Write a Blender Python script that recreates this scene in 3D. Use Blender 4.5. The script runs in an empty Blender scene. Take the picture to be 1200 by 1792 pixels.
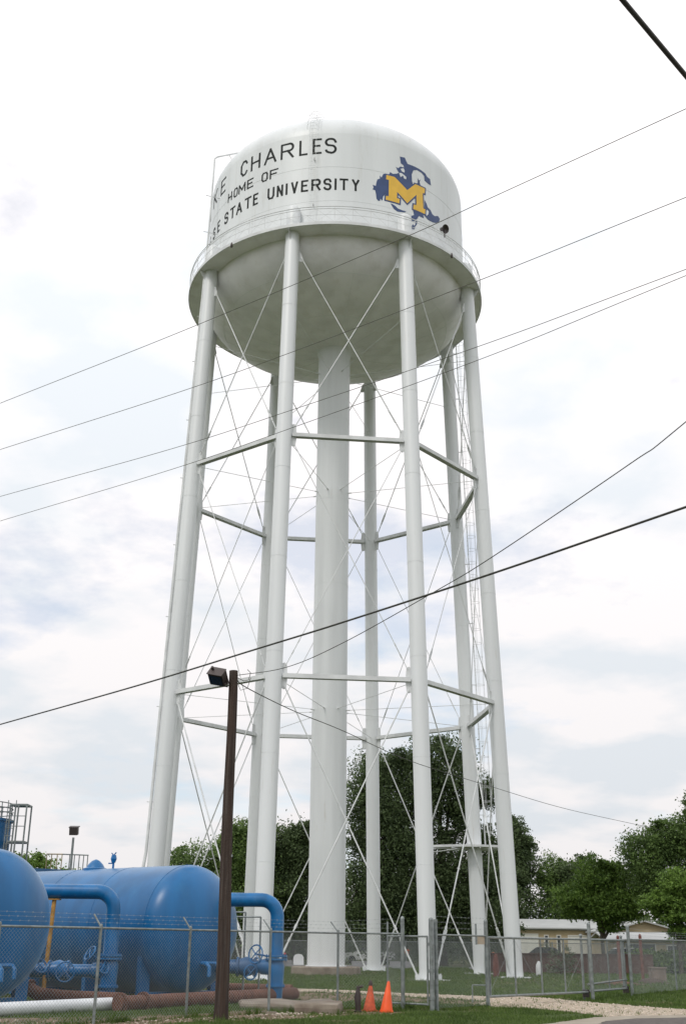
import bpy, math, random
import numpy as np
from mathutils import Vector, Matrix
from mathutils.geometry import tessellate_polygon
rnd = random.Random(7)
SC = bpy.context.scene
COL = SC.collection
R = math.radians
# ------------------------------------------------------------------ camera
PIT, ROL, F = 0.36278, 0.010435, 1988.15
cd = bpy.data.cameras.new('camera'); cam = bpy.data.objects.new('camera', cd); COL.objects.link(cam)
cp, sp = math.cos(PIT), math.sin(PIT); cr, sr = math.cos(ROL), math.sin(ROL)
X, U, D = Vector((1, 0, 0)), Vector((0, -sp, cp)), Vector((0, cp, sp))
rt, up, bk = X * cr + U * sr, U * cr - X * sr, -D
M4 = Matrix(((rt.x, up.x, bk.x, 0), (rt.y, up.y, bk.y, 0), (rt.z, up.z, bk.z, 1.6), (0, 0, 0, 1)))
cam.matrix_world = M4
cd.sensor_fit = 'VERTICAL'; cd.sensor_height = 36; cd.lens = 36 * F / 1792
cd.clip_start = 0.1; cd.clip_end = 8000
SC.camera = cam
# ------------------------------------------------------------------ light
SUN_EL, SUN_AZ = R(50), R(214)       # azimuth clockwise from +Y
w = bpy.data.worlds.new('World'); SC.world = w; w.use_nodes = True
nt = w.node_tree; nt.nodes.clear()
def N(t, typ, **k):
    n = t.nodes.new(typ)
    for a, v in k.items(): setattr(n, a, v)
    return n
out = N(nt, 'ShaderNodeOutputWorld'); mix = N(nt, 'ShaderNodeMixShader')
b1 = N(nt, 'ShaderNodeBackground'); b1.inputs[1].default_value = 0.15
b2 = N(nt, 'ShaderNodeBackground')
sky = N(nt, 'ShaderNodeTexSky', sky_type='NISHITA'); sky.sun_disc = False
sky.sun_elevation = SUN_EL; sky.sun_rotation = SUN_AZ; sky.air_density = 1.0; sky.dust_density = 0.8
tc = N(nt, 'ShaderNodeTexCoord'); sep = N(nt, 'ShaderNodeSeparateXYZ')
L = nt.links.new
L(tc.outputs['Generated'], sep.inputs[0])
# clouds flattened towards the horizon: direction / (z + 0.25)
add = N(nt, 'ShaderNodeMath', operation='ADD'); add.inputs[1].default_value = 0.22
mx = N(nt, 'ShaderNodeMath', operation='MAXIMUM'); mx.inputs[1].default_value = 0.0
L(sep.outputs[2], mx.inputs[0]); L(mx.outputs[0], add.inputs[0])
dv = N(nt, 'ShaderNodeVectorMath', operation='DIVIDE'); L(tc.outputs['Generated'], dv.inputs[0])
cmb = N(nt, 'ShaderNodeCombineXYZ')
for i in range(3): L(add.outputs[0], cmb.inputs[i])
L(cmb.outputs[0], dv.inputs[1])
nz = N(nt, 'ShaderNodeTexNoise'); nz.inputs['Scale'].default_value = 1.7; nz.inputs['Detail'].default_value = 9; nz.inputs['Roughness'].default_value = 0.58
mp = N(nt, 'ShaderNodeMapping'); mp.inputs['Location'].default_value = (3.1, 0.4, 1.7)
L(dv.outputs[0], mp.inputs[0]); L(mp.outputs[0], nz.inputs['Vector'])
rp = N(nt, 'ShaderNodeValToRGB'); rp.color_ramp.elements[0].position = 0.37; rp.color_ramp.elements[1].position = 0.46
rp.color_ramp.elements[0].color = (0.62, 0.62, 0.62, 1); rp.color_ramp.elements[1].color = (1, 1, 1, 1)
L(nz.outputs[0], rp.inputs[0])
# cloud brightness: grey-blue bases low down, bright above
nz2 = N(nt, 'ShaderNodeTexNoise'); nz2.inputs['Scale'].default_value = 2.6; nz2.inputs['Detail'].default_value = 7
mp2 = N(nt, 'ShaderNodeMapping'); mp2.inputs['Location'].default_value = (7.3, 2.2, 0.3)
L(dv.outputs[0], mp2.inputs[0]); L(mp2.outputs[0], nz2.inputs['Vector'])
r2 = N(nt, 'ShaderNodeValToRGB'); r2.color_ramp.elements[0].position = 0.42; r2.color_ramp.elements[1].position = 0.55
r2.color_ramp.elements[0].color = (0.70, 0.735, 0.775, 1); r2.color_ramp.elements[1].color = (0.86, 0.835, 0.84, 1)
L(nz2.outputs[0], r2.inputs[0])
mr = N(nt, 'ShaderNodeMapRange'); mr.inputs[1].default_value = 0.02; mr.inputs[2].default_value = 0.62
mr.inputs[3].default_value = 0.98; mr.inputs[4].default_value = 1.36
L(sep.outputs[2], mr.inputs[0])
L(r2.outputs[0], b2.inputs[0]); L(mr.outputs[0], b2.inputs[1])
L(sky.outputs[0], b1.inputs[0]); L(rp.outputs[0], mix.inputs[0]); L(b1.outputs[0], mix.inputs[1]); L(b2.outputs[0], mix.inputs[2])
L(mix.outputs[0], out.inputs[0])
sd = bpy.data.lights.new('sun', 'SUN'); sd.energy = 1.2; sd.angle = R(14); sd.color = (1, 0.96, 0.9)
so = bpy.data.objects.new('sun', sd); COL.objects.link(so)
sdir = Vector((math.sin(SUN_AZ) * math.cos(SUN_EL), math.cos(SUN_AZ) * math.cos(SUN_EL), math.sin(SUN_EL)))
so.rotation_euler = sdir.to_track_quat('Z', 'Y').to_euler(); so.location = (-20, -30, 60)
vs = SC.view_settings; vs.view_transform = 'Standard'; vs.look = 'None'; vs.gamma = 1; vs.exposure = 0.05; vs.use_curve_mapping = False
# ------------------------------------------------------------------ materials
def mat(name, c, rough=0.6, metal=0.0, var=0.12, vscale=2.0, bump=0.0, bscale=30, c2=None, streak=False, spec=0.5, coords='Object', detail=6):
    m = bpy.data.materials.new(name); m.use_nodes = True; t = m.node_tree; p = t.nodes['Principled BSDF']
    p.inputs['Roughness'].default_value = rough; p.inputs['Metallic'].default_value = metal
    p.inputs['Specular IOR Level'].default_value = spec
    co = N(t, 'ShaderNodeTexCoord'); mp = N(t, 'ShaderNodeMapping'); t.links.new(co.outputs[coords], mp.inputs[0])
    if streak: mp.inputs['Scale'].default_value = (1, 1, 0.06)
    n = N(t, 'ShaderNodeTexNoise'); n.inputs['Scale'].default_value = vscale; n.inputs['Detail'].default_value = detail
    t.links.new(mp.outputs[0], n.inputs['Vector'])
    r = N(t, 'ShaderNodeValToRGB')
    a = c2 if c2 else tuple(x * (1 - var) for x in c); b = c if c2 else tuple(min(1, x * (1 + var * .6)) for x in c)
    r.color_ramp.elements[0].position = 0.36; r.color_ramp.elements[1].position = 0.64
    r.color_ramp.elements[0].color = (*a, 1); r.color_ramp.elements[1].color = (*b, 1)
    t.links.new(n.outputs[0], r.inputs[0]); t.links.new(r.outputs[0], p.inputs['Base Color'])
    if bump:
        n2 = N(t, 'ShaderNodeTexNoise'); n2.inputs['Scale'].default_value = bscale; n2.inputs['Detail'].default_value = 5
        t.links.new(co.outputs[coords], n2.inputs['Vector'])
        bp = N(t, 'ShaderNodeBump'); bp.inputs['Strength'].default_value = bump; bp.inputs['Distance'].default_value = 0.03
        t.links.new(n2.outputs[0], bp.inputs['Height']); t.links.new(bp.outputs[0], p.inputs['Normal'])
    return m
def leafmat(name, dark, light):
    m = bpy.data.materials.new(name); m.use_nodes = True; t = m.node_tree; p = t.nodes['Principled BSDF']
    g = N(t, 'ShaderNodeNewGeometry'); r = N(t, 'ShaderNodeValToRGB')
    co = N(t, 'ShaderNodeTexCoord'); n = N(t, 'ShaderNodeTexNoise'); n.inputs['Scale'].default_value = 0.55; n.inputs['Detail'].default_value = 3
    t.links.new(co.outputs['Object'], n.inputs['Vector'])
    ad = N(t, 'ShaderNodeMath', operation='MULTIPLY_ADD'); ad.inputs[1].default_value = 0.45
    t.links.new(g.outputs['Random Per Island'], ad.inputs[0]); t.links.new(n.outputs[0], ad.inputs[2])
    r.color_ramp.elements[0].position = 0.4; r.color_ramp.elements[1].position = 1.0
    r.color_ramp.elements[0].color = (*dark, 1); r.color_ramp.elements[1].color = (*light, 1)
    t.links.new(ad.outputs[0], r.inputs[0]); t.links.new(r.outputs[0], p.inputs['Base Color'])
    p.inputs['Roughness'].default_value = 0.55; p.inputs['Specular IOR Level'].default_value = 0.3
    tr = N(t, 'ShaderNodeBsdfTranslucent'); mxs = N(t, 'ShaderNodeMixShader'); mxs.inputs[0].default_value = 0.34
    t.links.new(r.outputs[0], tr.inputs[0]); t.links.new(p.outputs[0], mxs.inputs[1]); t.links.new(tr.outputs[0], mxs.inputs[2])
    t.links.new(mxs.outputs[0], t.nodes['Material Output'].inputs[0])
    return m
WH = mat('white_paint', (0.725, 0.745, 0.75), 0.42, var=0.06, vscale=1.6, streak=True, bump=0.05, bscale=6)
WH2 = mat('white_paint_steelwork', (0.70, 0.715, 0.715), 0.5, var=0.12, vscale=1.2, bump=0.05, bscale=8)
WHT = mat('white_paint_tank', (0.75, 0.775, 0.78), 0.40, var=0.05, vscale=0.7, streak=True, bump=0.03, bscale=2)
WHB = mat('white_paint_underside_lit', (0.90, 0.885, 0.91), 0.5, var=0.07, vscale=.8, bump=0.03, bscale=2)  # same tank white, colour raised to stand in for light bounced off the ground
BLK = mat('black_sign_paint', (0.018, 0.022, 0.02), 0.6, var=0.2, spec=0.2)
NAVY = mat('navy_sign_paint', (0.035, 0.07, 0.19), 0.5, var=0.12)
GOLD = mat('gold_sign_paint', (0.83, 0.50, 0.05), 0.5, var=0.06)
BLUE = mat('blue_tank_paint', (0.003, 0.118, 0.31), 0.34, spec=0.3, var=0.2, vscale=1.3, streak=True, bump=0.04, bscale=5)
BLUE2 = mat('blue_pipe_paint', (0.004, 0.130, 0.34), 0.34, spec=0.3, var=0.2, vscale=3)
for m_ in (BLUE, BLUE2):
    p_ = m_.node_tree.nodes['Principled BSDF']; p_.inputs['Sheen Weight'].default_value = 0.45; p_.inputs['Coat Weight'].default_value = 0.35; p_.inputs['Coat Roughness'].default_value = 0.34; p_.inputs['Sheen Roughness'].default_value = 0.35; p_.inputs['Sheen Tint'].default_value = (0.62, 0.82, 1, 1)
DBLUE = mat('dark_blue_paint', (0.03, 0.10, 0.22), 0.5, var=0.15)
STEEL = mat('galvanised_steel', (0.24, 0.265, 0.26), 0.55, metal=0.35, var=0.25, vscale=9)
WIRE = mat('chain_link_wire', (0.34, 0.37, 0.37), 0.5, metal=0.3, var=0.2, vscale=6)
RUST = mat('rusty_brown_pipe', (0.16, 0.07, 0.045), 0.85, c2=(0.10, 0.045, 0.032), vscale=5, bump=0.35, bscale=25)
PVC = mat('white_plastic_pipe', (0.74, 0.76, 0.78), 0.35, var=0.08, vscale=2)
YEL = mat('ochre_pole_paint', (0.50, 0.26, 0.06), 0.6, var=0.3, vscale=5)
WOOD = mat('weathered_dark_wood', (0.06, 0.037, 0.027), 0.9, c2=(0.03, 0.019, 0.015), vscale=14, streak=True, bump=0.6, bscale=40)
DARKM = mat('dark_bronze_metal', (0.065, 0.052, 0.048), 0.45, metal=0.3, var=0.2)
GLS = mat('lamp_glass', (0.10, 0.11, 0.12), 0.12, var=0.1)
CABLE = mat('cable_black', (0.05, 0.05, 0.04), 0.6, var=0.3, vscale=12)
CABLG = mat('cable_weathered_grey', (0.12, 0.12, 0.10), 0.6, var=0.35, vscale=20)
CONC = mat('weathered_concrete', (0.28, 0.24, 0.19), 0.9, c2=(0.17, 0.13, 0.10), vscale=2.5, bump=0.4, bscale=12)
CONE1 = mat('bright_orange_plastic', (0.85, 0.10, 0.012), 0.45, var=0.06, vscale=5)
CONE2 = mat('faded_orange_plastic', (0.62, 0.12, 0.05), 0.65, var=0.25, vscale=7)
BARK = mat('tree_bark', (0.09, 0.07, 0.05), 0.95, c2=(0.05, 0.038, 0.03), vscale=5, bump=0.6, bscale=12)
TAN = mat('tan_metal_siding', (0.44, 0.355, 0.215), 0.6, var=0.08, vscale=0.6)
TAN2 = mat('beige_brick', (0.42, 0.33, 0.24), 0.8, var=0.2, vscale=3)
ROOFW = mat('pale_metal_roof', (0.40, 0.41, 0.40), 0.5, var=0.08, vscale=0.7)
DOORW = mat('white_door_paint', (0.66, 0.66, 0.60), 0.5, var=0.05)
DGLASS = mat('dark_glass', (0.02, 0.024, 0.03), 0.12, var=0.1)
MAROON = mat('maroon_block_wall', (0.115, 0.065, 0.055), 0.9, c2=(0.08, 0.05, 0.045), vscale=2.2, bump=0.2)
GRANITE = mat('grey_granite', (0.30, 0.30, 0.31), 0.5, var=0.25, vscale=20)
REDP = mat('rust_red_post_paint', (0.16, 0.055, 0.042), 0.75, var=0.25, vscale=6)
CARW = mat('white_car_paint', (0.72, 0.73, 0.74), 0.25, var=0.02)
CARB = mat('dark_grey_car_paint', (0.06, 0.065, 0.075), 0.3, var=0.05)
TYRE = mat('tyre_rubber', (0.02, 0.02, 0.02), 0.9, var=0.1)
PINK = mat('pink_flower_petals', (0.75, 0.12, 0.16), 0.7, var=0.2)
ORG = mat('orange_flower_petals', (0.75, 0.18, 0.05), 0.7, var=0.2)
DIRT = mat('bare_brown_dirt', (0.20, 0.14, 0.085), 0.95, c2=(0.12, 0.085, 0.05), vscale=2.5, bump=0.8, bscale=14)
RDIRT = mat('red_clay_dirt', (0.16, 0.075, 0.045), 0.95, c2=(0.10, 0.05, 0.035), vscale=3, bump=0.8, bscale=14)
GRAV = mat('pale_shell_gravel', (0.54, 0.45, 0.35), 0.95, c2=(0.34, 0.265, 0.19), vscale=5, bump=1.0, bscale=30, detail=10)
APR = mat('concrete_apron_surface', (0.36, 0.32, 0.255), 0.9, c2=(0.27, 0.23, 0.18), vscale=1.4, bump=0.3, bscale=20)
ASPH = mat('asphalt', (0.13, 0.112, 0.10), 0.9, c2=(0.085, 0.073, 0.065), vscale=6, bump=0.6, bscale=60)
STONEM = mat('gravel_stone', (0.58, 0.50, 0.41), 0.9, var=0.3, vscale=8)
def weather(m, c, scale, stretch, lo, hi, amt):
    """blotches of another paint tone with an outline of their own (stains that stay put)"""
    t = m.node_tree; p = t.nodes['Principled BSDF']; src = p.inputs['Base Color'].links[0].from_socket
    co = N(t, 'ShaderNodeTexCoord'); mp = N(t, 'ShaderNodeMapping'); mp.inputs['Scale'].default_value = (1, 1, stretch); mp.inputs['Location'].default_value = (3.3, 1.1, 5.2)
    n = N(t, 'ShaderNodeTexNoise'); n.inputs['Scale'].default_value = scale; n.inputs['Detail'].default_value = 8; n.inputs['Roughness'].default_value = 0.65
    r = N(t, 'ShaderNodeMapRange'); r.inputs[1].default_value = lo; r.inputs[2].default_value = hi; r.inputs[4].default_value = amt; r.clamp = True
    mx_ = N(t, 'ShaderNodeMixRGB'); mx_.inputs[2].default_value = (*c, 1)
    t.links.new(co.outputs['Object'], mp.inputs[0]); t.links.new(mp.outputs[0], n.inputs['Vector']); t.links.new(n.outputs[0], r.inputs[0])
    t.links.new(r.outputs[0], mx_.inputs[0]); t.links.new(src, mx_.inputs[1]); t.links.new(mx_.outputs[0], p.inputs['Base Color'])
weather(WHT, (0.50, 0.49, 0.43), 2.2, 0.10, 0.56, 0.72, 0.35)
weather(WH, (0.48, 0.44, 0.38), 3.5, 0.12, 0.62, 0.76, 0.40)
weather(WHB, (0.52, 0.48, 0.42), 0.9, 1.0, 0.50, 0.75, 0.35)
weather(BLUE, (0.02, 0.16, 0.35), 1.4, 0.5, 0.52, 0.72, 0.45)
weather(BLUE2, (0.10, 0.20, 0.33), 5, 0.6, 0.55, 0.75, 0.4)
weather(WOOD, (0.10, 0.085, 0.075), 22, 0.03, 0.5, 0.65, 0.6)
weather(CONE2, (0.25, 0.09, 0.06), 14, 1.0, 0.5, 0.7, 0.6)
# ------------------------------------------------------------------ mesh builder
def V(*a): return Vector(a)
class MB:
    def __init__(s): s.v = []; s.f = []
    def addm(s, vs, fs):
        o = len(s.v); s.v += [tuple(p) for p in vs]; s.f += [tuple(i + o for i in f) for f in fs]; return s
    def frame(s, d):
        d = d.normalized(); a = V(0, 0, 1) if abs(d.z) < 0.9 else V(1, 0, 0)
        x = d.cross(a).normalized(); return x, x.cross(d).normalized()
    def path(s, pts, rs, n=8, cap=True):
        pts = [Vector(p) for p in pts]
        if not hasattr(rs, '__len__'): rs = [rs] * len(pts)
        vs = []; fs = []; x = None
        for i, p in enumerate(pts):
            d = (pts[min(i + 1, len(pts) - 1)] - pts[max(i - 1, 0)]).normalized()
            if x is None: x, y = s.frame(d)
            else:
                x = (x - d * x.dot(d)).normalized(); y = x.cross(d).normalized()
            for k in range(n):
                a = 2 * math.pi * k / n; vs.append(p + (x * math.cos(a) + y * math.sin(a)) * rs[i])
        for i in range(len(pts) - 1):
            for k in range(n):
                k2 = (k + 1) % n; fs.append((i * n + k, i * n + k2, (i + 1) * n + k2, (i + 1) * n + k))
        if cap:
            fs.append(tuple(range(n))); fs.append(tuple((len(pts) - 1) * n + k for k in range(n))[::-1])
        return s.addm(vs, fs)
    def tube(s, a, b, r, n=8, r2=None): return s.path([a, b], [r, r if r2 is None else r2], n)
    def box(s, c, sz, M=None):
        c = Vector(c); h = Vector(sz) / 2; vs = []
        for sx in (-1, 1):
            for sy in (-1, 1):
                for sz_ in (-1, 1):
                    p = V(sx * h.x, sy * h.y, sz_ * h.z); vs.append(c + (M @ p if M else p))
        return s.addm(vs, [(0, 1, 3, 2), (4, 6, 7, 5), (0, 4, 5, 1), (2, 3, 7, 6), (0, 2, 6, 4), (1, 5, 7, 3)])
    def beam(s, a, b, wd, ht, upv=None):
        a = Vector(a); b = Vector(b); d = (b - a); l = d.length; d.normalize()
        upv = upv or V(0, 0, 1); x = d.cross(upv).normalized(); z = x.cross(d).normalized()
        M = Matrix((x, d, z)).transposed()
        return s.box((a + b) / 2, (wd, l, ht), M)
    def lathe(s, prof, c, n=48, closed=False, M=None, a0=0, a1=2 * math.pi):
        c = Vector(c); full = abs(a1 - a0 - 2 * math.pi) < 1e-6; m = n if full else n + 1; vs = []; fs = []
        for r, z in prof:
            for k in range(m):
                a = a0 + (a1 - a0) * k / n; p = V(r * math.cos(a), r * math.sin(a), z); vs.append(c + (M @ p if M else p))
        P = len(prof)
        for i in range(P if closed else P - 1):
            j = (i + 1) % P
            for k in range(n):
                k2 = (k + 1) % m; fs.append((i * m + k, i * m + k2, j * m + k2, j * m + k))
        return s.addm(vs, fs)
    def prism(s, poly, M, t):
        """poly: 2-D outline, M: maps (x,y,z) to world, extruded from 0 to t"""
        n = len(poly); vs = [M @ V(x, y, 0) for x, y in poly] + [M @ V(x, y, t) for x, y in poly]
        tri = tessellate_polygon([[V(x, y, 0) for x, y in poly]])
        fs = [tuple(q) for q in tri] + [tuple(i + n for i in q)[::-1] for q in tri]
        fs += [(i, (i + 1) % n, (i + 1) % n + n, i + n) for i in range(n)]
        return s.addm(vs, fs)
    def build(s, name, m, parent=None, smooth=False, ang=None):
        me = bpy.data.meshes.new(name); me.from_pydata(s.v, [], s.f); me.update()
        if m: me.materials.append(m)
        import bmesh
        bm = bmesh.new(); bm.from_mesh(me); bmesh.ops.recalc_face_normals(bm, faces=bm.faces); bm.to_mesh(me); bm.free()
        if smooth:
            me.polygons.foreach_set('use_smooth', [True] * len(me.polygons))
            try: me.set_sharp_from_angle(angle=R(ang or 38))
            except Exception: pass
        o = bpy.data.objects.new(name, me); COL.objects.link(o)
        if parent:
            o.parent = parent; o.matrix_parent_inverse = wmat(parent).inverted()
        return o
def wmat(o):
    m = o.matrix_basis.copy(); p = o
    while p.parent: m = p.parent.matrix_basis @ p.matrix_parent_inverse @ m if False else (wmat(p.parent) @ p.matrix_parent_inverse @ m); break
    return m
def tag(o, label=None, cat=None, group=None, kind=None):
    if label: o['label'] = label
    if cat: o['category'] = cat
    if group: o['group'] = group
    if kind: o['kind'] = kind
    return o
def thing(name, loc, label, cat, group=None, rz=0):
    o = bpy.data.objects.new(name, None); COL.objects.link(o); o.location = loc; o.rotation_euler = (0, 0, rz)
    o.empty_display_size = 0.3
    return tag(o, label, cat, group)
def struct(o): o['kind'] = 'structure'; return o
def tree_copy(root, loc, label=None, group=None, rz=None):
    c = root.copy(); COL.objects.link(c); c.location = loc
    if rz is not None: c.rotation_euler = (0, 0, rz)
    if label: c['label'] = label
    if group: c['group'] = group
    def rec(o, p):
        for ch in o.children:
            d = ch.copy(); COL.objects.link(d); d.parent = p; rec(ch, d)
    rec(root, c); return c
def fastmesh(name, v, f, m, parent=None):
    me = bpy.data.meshes.new(name); v = np.asarray(v, np.float32); f = np.asarray(f, np.int32)
    k = f.shape[1]
    me.vertices.add(len(v)); me.vertices.foreach_set('co', v.ravel())
    me.loops.add(f.size); me.loops.foreach_set('vertex_index', f.ravel())
    me.polygons.add(len(f)); me.polygons.foreach_set('loop_start', np.arange(0, f.size, k, dtype=np.int32)); me.polygons.foreach_set('loop_total', np.full(len(f), k, np.int32))
    me.update(calc_edges=True); me.materials.append(m)
    o = bpy.data.objects.new(name, me); COL.objects.link(o)
    if parent: o.parent = parent; o.matrix_parent_inverse = wmat(parent).inverted()
    return o
# ------------------------------------------------------------------ ground
def groundmat():
    m = bpy.data.materials.new('grassy_ground'); m.use_nodes = True; t = m.node_tree; p = t.nodes['Principled BSDF']
    p.inputs['Roughness'].default_value = 0.95; p.inputs['Specular IOR Level'].default_value = 0.15
    co = N(t, 'ShaderNodeTexCoord')
    n1 = N(t, 'ShaderNodeTexNoise'); n1.inputs['Scale'].default_value = 0.35; n1.inputs['Detail'].default_value = 8
    n2 = N(t, 'ShaderNodeTexNoise'); n2.inputs['Scale'].default_value = 9; n2.inputs['Detail'].default_value = 6
    for n in (n1, n2): t.links.new(co.outputs['Object'], n.inputs['Vector'])
    a = N(t, 'ShaderNodeValToRGB'); a.color_ramp.elements[0].position = .3; a.color_ramp.elements[1].position = .7
    a.color_ramp.elements[0].color = (0.040, 0.060, 0.018, 1); a.color_ramp.elements[1].color = (0.085, 0.115, 0.036, 1)
    b = N(t, 'ShaderNodeValToRGB'); b.color_ramp.elements[0].position = .50; b.color_ramp.elements[1].position = .66
    b.color_ramp.elements[0].color = (0, 0, 0, 1); b.color_ramp.elements[1].color = (.75, .75, .75, 1)
    mm = N(t, 'ShaderNodeMixRGB'); mm.inputs[2].default_value = (0.15, 0.11, 0.06, 1)
    t.links.new(n2.outputs[0], a.inputs[0]); t.links.new(n1.outputs[0], b.inputs[0])
    t.links.new(b.outputs[0], mm.inputs[0]); t.links.new(a.outputs[0], mm.inputs[1]); t.links.new(mm.outputs[0], p.inputs['Base Color'])
    bp = N(t, 'ShaderNodeBump'); bp.inputs['Strength'].default_value = .8; bp.inputs['Distance'].default_value = .06
    t.links.new(n2.outputs[0], bp.inputs['Height']); t.links.new(bp.outputs[0], p.inputs['Normal'])
    return m
g = MB()
K = 64; rings = [0, 60, 200, 800, 4000]
g.v.append((0, 0, 0))
for r_ in rings[1:]:
    for k in range(K): g.v.append((r_ * math.cos(2 * math.pi * k / K), r_ * math.sin(2 * math.pi * k / K), 0))
for k in range(K):
    g.f.append((0, 1 + k, 1 + (k + 1) % K))
    for j in range(len(rings) - 2): g.f.append((1 + j * K + k, 1 + (j + 1) * K + k, 1 + (j + 1) * K + (k + 1) % K, 1 + j * K + (k + 1) % K))
struct(g.build('ground', groundmat()))
def jag(poly, step, amp, rn):
    out_ = []
    for i, (x, y) in enumerate(poly):
        x2, y2 = poly[(i + 1) % len(poly)]; l = math.hypot(x2 - x, y2 - y); n = max(1, int(l / step))
        for k in range(n):
            t = k / n; out_.append((x + (x2 - x) * t + rn.uniform(-amp, amp), y + (y2 - y) * t + rn.uniform(-amp, amp)))
    return out_
def sheet(name, poly, z, m, amp=0.09, step=0.25, seed=1):
    rn = random.Random(seed); P = jag(poly, step, amp, rn) if amp else poly
    b = MB(); tri = tessellate_polygon([[V(x, y, 0) for x, y in P]])
    b.v = [(x, y, z) for x, y in P]; b.f = [tuple(q) for q in tri]
    return struct(b.build(name, m))
P_grav = [(-2.39, 46.36), (0.18, 44.83), (2.53, 42.42), (4.89, 40.74), (5.39, 41.74), (6.51, 40.28), (7.39, 38.12), (8.37, 35.58), (9.55, 33.42), (12.0, 32.6), (12.0, 30.9), (8.84, 30.96), (7.87, 30.55), (6.45, 29.84), (5.98, 31.68), (5.23, 33.44), (4.2, 33.82), (4.02, 35.66), (4.49, 37.49), (2.37, 39.73), (0.17, 42.3), (-2.25, 43.66)]
P_dirt = [(-2.23, 43.1), (0.17, 41.8), (2.35, 39.3), (4.4, 37.3), (3.83, 34.66), (1.86, 36.91), (0.49, 36.61), (-0.02, 35.2), (-1.19, 36.25), (-1.93, 37.54)]
P_dirtL = [(-9, 25), (-7.59, 27.03), (-6.2, 27.47), (-4.67, 28.15), (-3.48, 29.02), (-2.31, 31.18), (-1.08, 33.07), (0.3, 32.2), (0.6, 31.2), (1.9, 31.1), (1.4, 30.0), (-0.2, 29.0), (-1.3, 27.4), (-3.2, 26.3), (-4.2, 24.2), (-8, 22)]
P_apr = [(2.2, 23.9), (3.38, 25.47), (4.6, 27.07), (6.12, 29.56), (7.29, 30.45), (9.5, 31.1), (13, 31.2), (13, 30.2), (8.62, 29.9), (7.05, 29.2), (6.06, 28.08), (5.19, 25.74), (4.0, 23.4)]
P_road = [(4.0, 23.4), (5.19, 25.74), (6.06, 28.08), (7.05, 29.2), (8.62, 29.9), (13, 30.2), (60, 31), (60, 12), (-8, -6), (-16, -4)]
P_red = [(10.9, 50.1), (11.18, 53.58), (13.15, 57.0), (14.0, 56.6), (13.68, 53.62), (12.25, 50.2)]
sheet('dirt_patch', P_dirtL, 0.004, DIRT, seed=3)
sheet('dirt_patch', P_dirt, 0.004, DIRT, seed=4)
sheet('gravel_path', P_grav, 0.008, GRAV, seed=5)
sheet('concrete_apron', P_apr, 0.012, APR, amp=0.04, seed=6)
sheet('road', P_road, 0.016, ASPH, amp=0.03, seed=8)
def inpoly(P, x, y):
    c = False; j = len(P) - 1
    for i in range(len(P)):
        if (P[i][1] > y) != (P[j][1] > y) and x < (P[j][0] - P[i][0]) * (y - P[i][1]) / (P[j][1] - P[i][1]) + P[i][0]: c = not c
        j = i
    return c
# grass blades
def grass():
    rn = np.random.RandomState(3); vv = []; ff = []
    def batch(n, y0, y1, h0, h1, wd):
        y = y0 + (y1 - y0) * rn.rand(n); x = (rn.rand(n) * 2 - 1) * (y * 0.33 + 1.2)
        out_ = 0
        for a, b in zip(x, y):
            # patchy growth
            pat = math.sin(a * 1.7 + math.sin(b * .9) * 2) + math.sin(b * 1.3 + a * .6) + math.sin(a * 4.1 - b * 3.3) * .6
            if pat < -1.3 and rn.rand() < .8: continue
            keep = 1.0
            if inpoly(P_road, a, b) or inpoly(P_apr, a, b): continue
            if inpoly(P_grav, a, b): keep = .05
            elif inpoly(P_dirtL, a, b): keep = .16 if pat < 0.6 else .5
            elif inpoly(P_dirt, a, b): keep = .25
            if rn.rand() > keep: continue
            for q in range(3):
                px_, py_ = a + rn.normal(0, .03), b + rn.normal(0, .03); th = rn.rand() * 6.28; h = h0 + (h1 - h0) * rn.rand()
                dx, dy = math.cos(th) * wd, math.sin(th) * wd; lx, ly = rn.normal(0, h * .35, 2)
                i = len(vv); vv.extend([(px_ - dx, py_ - dy, 0), (px_ + dx, py_ + dy, 0), (px_ + lx, py_ + ly, h)]); ff.append((i, i + 1, i + 2))
    batch(42000, 24, 36, .03, .085, .009)
    batch(30000, 36, 52, .04, .10, .014)
    batch(22000, 52, 90, .05, .13, .028)
    fl_ = [(-6.6, 23.6), (-5.01, 25.56), (-3.4, 27.85), (-1.66, 29.75), (-.01, 31.9), (1.7, 32.3), (4.14, 34.1), (7.97, 38.6), (10.1, 42.4), (12.97, 47.1)]
    clumps = []
    for (xa, ya), (xb, yb) in zip(fl_[:-1], fl_[1:]):
        for _ in range(16):
            t = rn.rand()
            if 4.3 < xa + (xb - xa) * t < 7.8: continue
            clumps.append((xa + (xb - xa) * t + rn.normal(0, .08), ya + (yb - ya) * t + rn.normal(0, .08), rn.uniform(.10, .26)))
    for _ in range(220):
        yy = rn.uniform(26, 60); clumps.append(((rn.rand() * 2 - 1) * yy * .33, yy, rn.uniform(.08, .2)))
    for a, b, h in clumps:
        if inpoly(P_road, a, b) or inpoly(P_apr, a, b) or inpoly(P_grav, a, b): continue
        for q in range(rn.randint(14, 34)):
            px_, py_ = a + rn.normal(0, .05), b + rn.normal(0, .05); th = rn.rand() * 6.28; hh = h * rn.uniform(.5, 1.1); dx, dy = math.cos(th) * .008, math.sin(th) * .008; lx, ly = rn.normal(0, h * .45, 2)
            i = len(vv); vv.extend([(px_ - dx, py_ - dy, 0), (px_ + dx, py_ + dy, 0), (px_ + lx, py_ + ly, hh)]); ff.append((i, i + 1, i + 2))
    gm = leafmat('grass_blade', (0.045, 0.080, 0.016), (0.135, 0.205, 0.048))
    tag(fastmesh('grass', vv, ff, gm), 'short patchy green grass growing over the ground around the tower', 'grass', kind='stuff')
grass()
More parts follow.
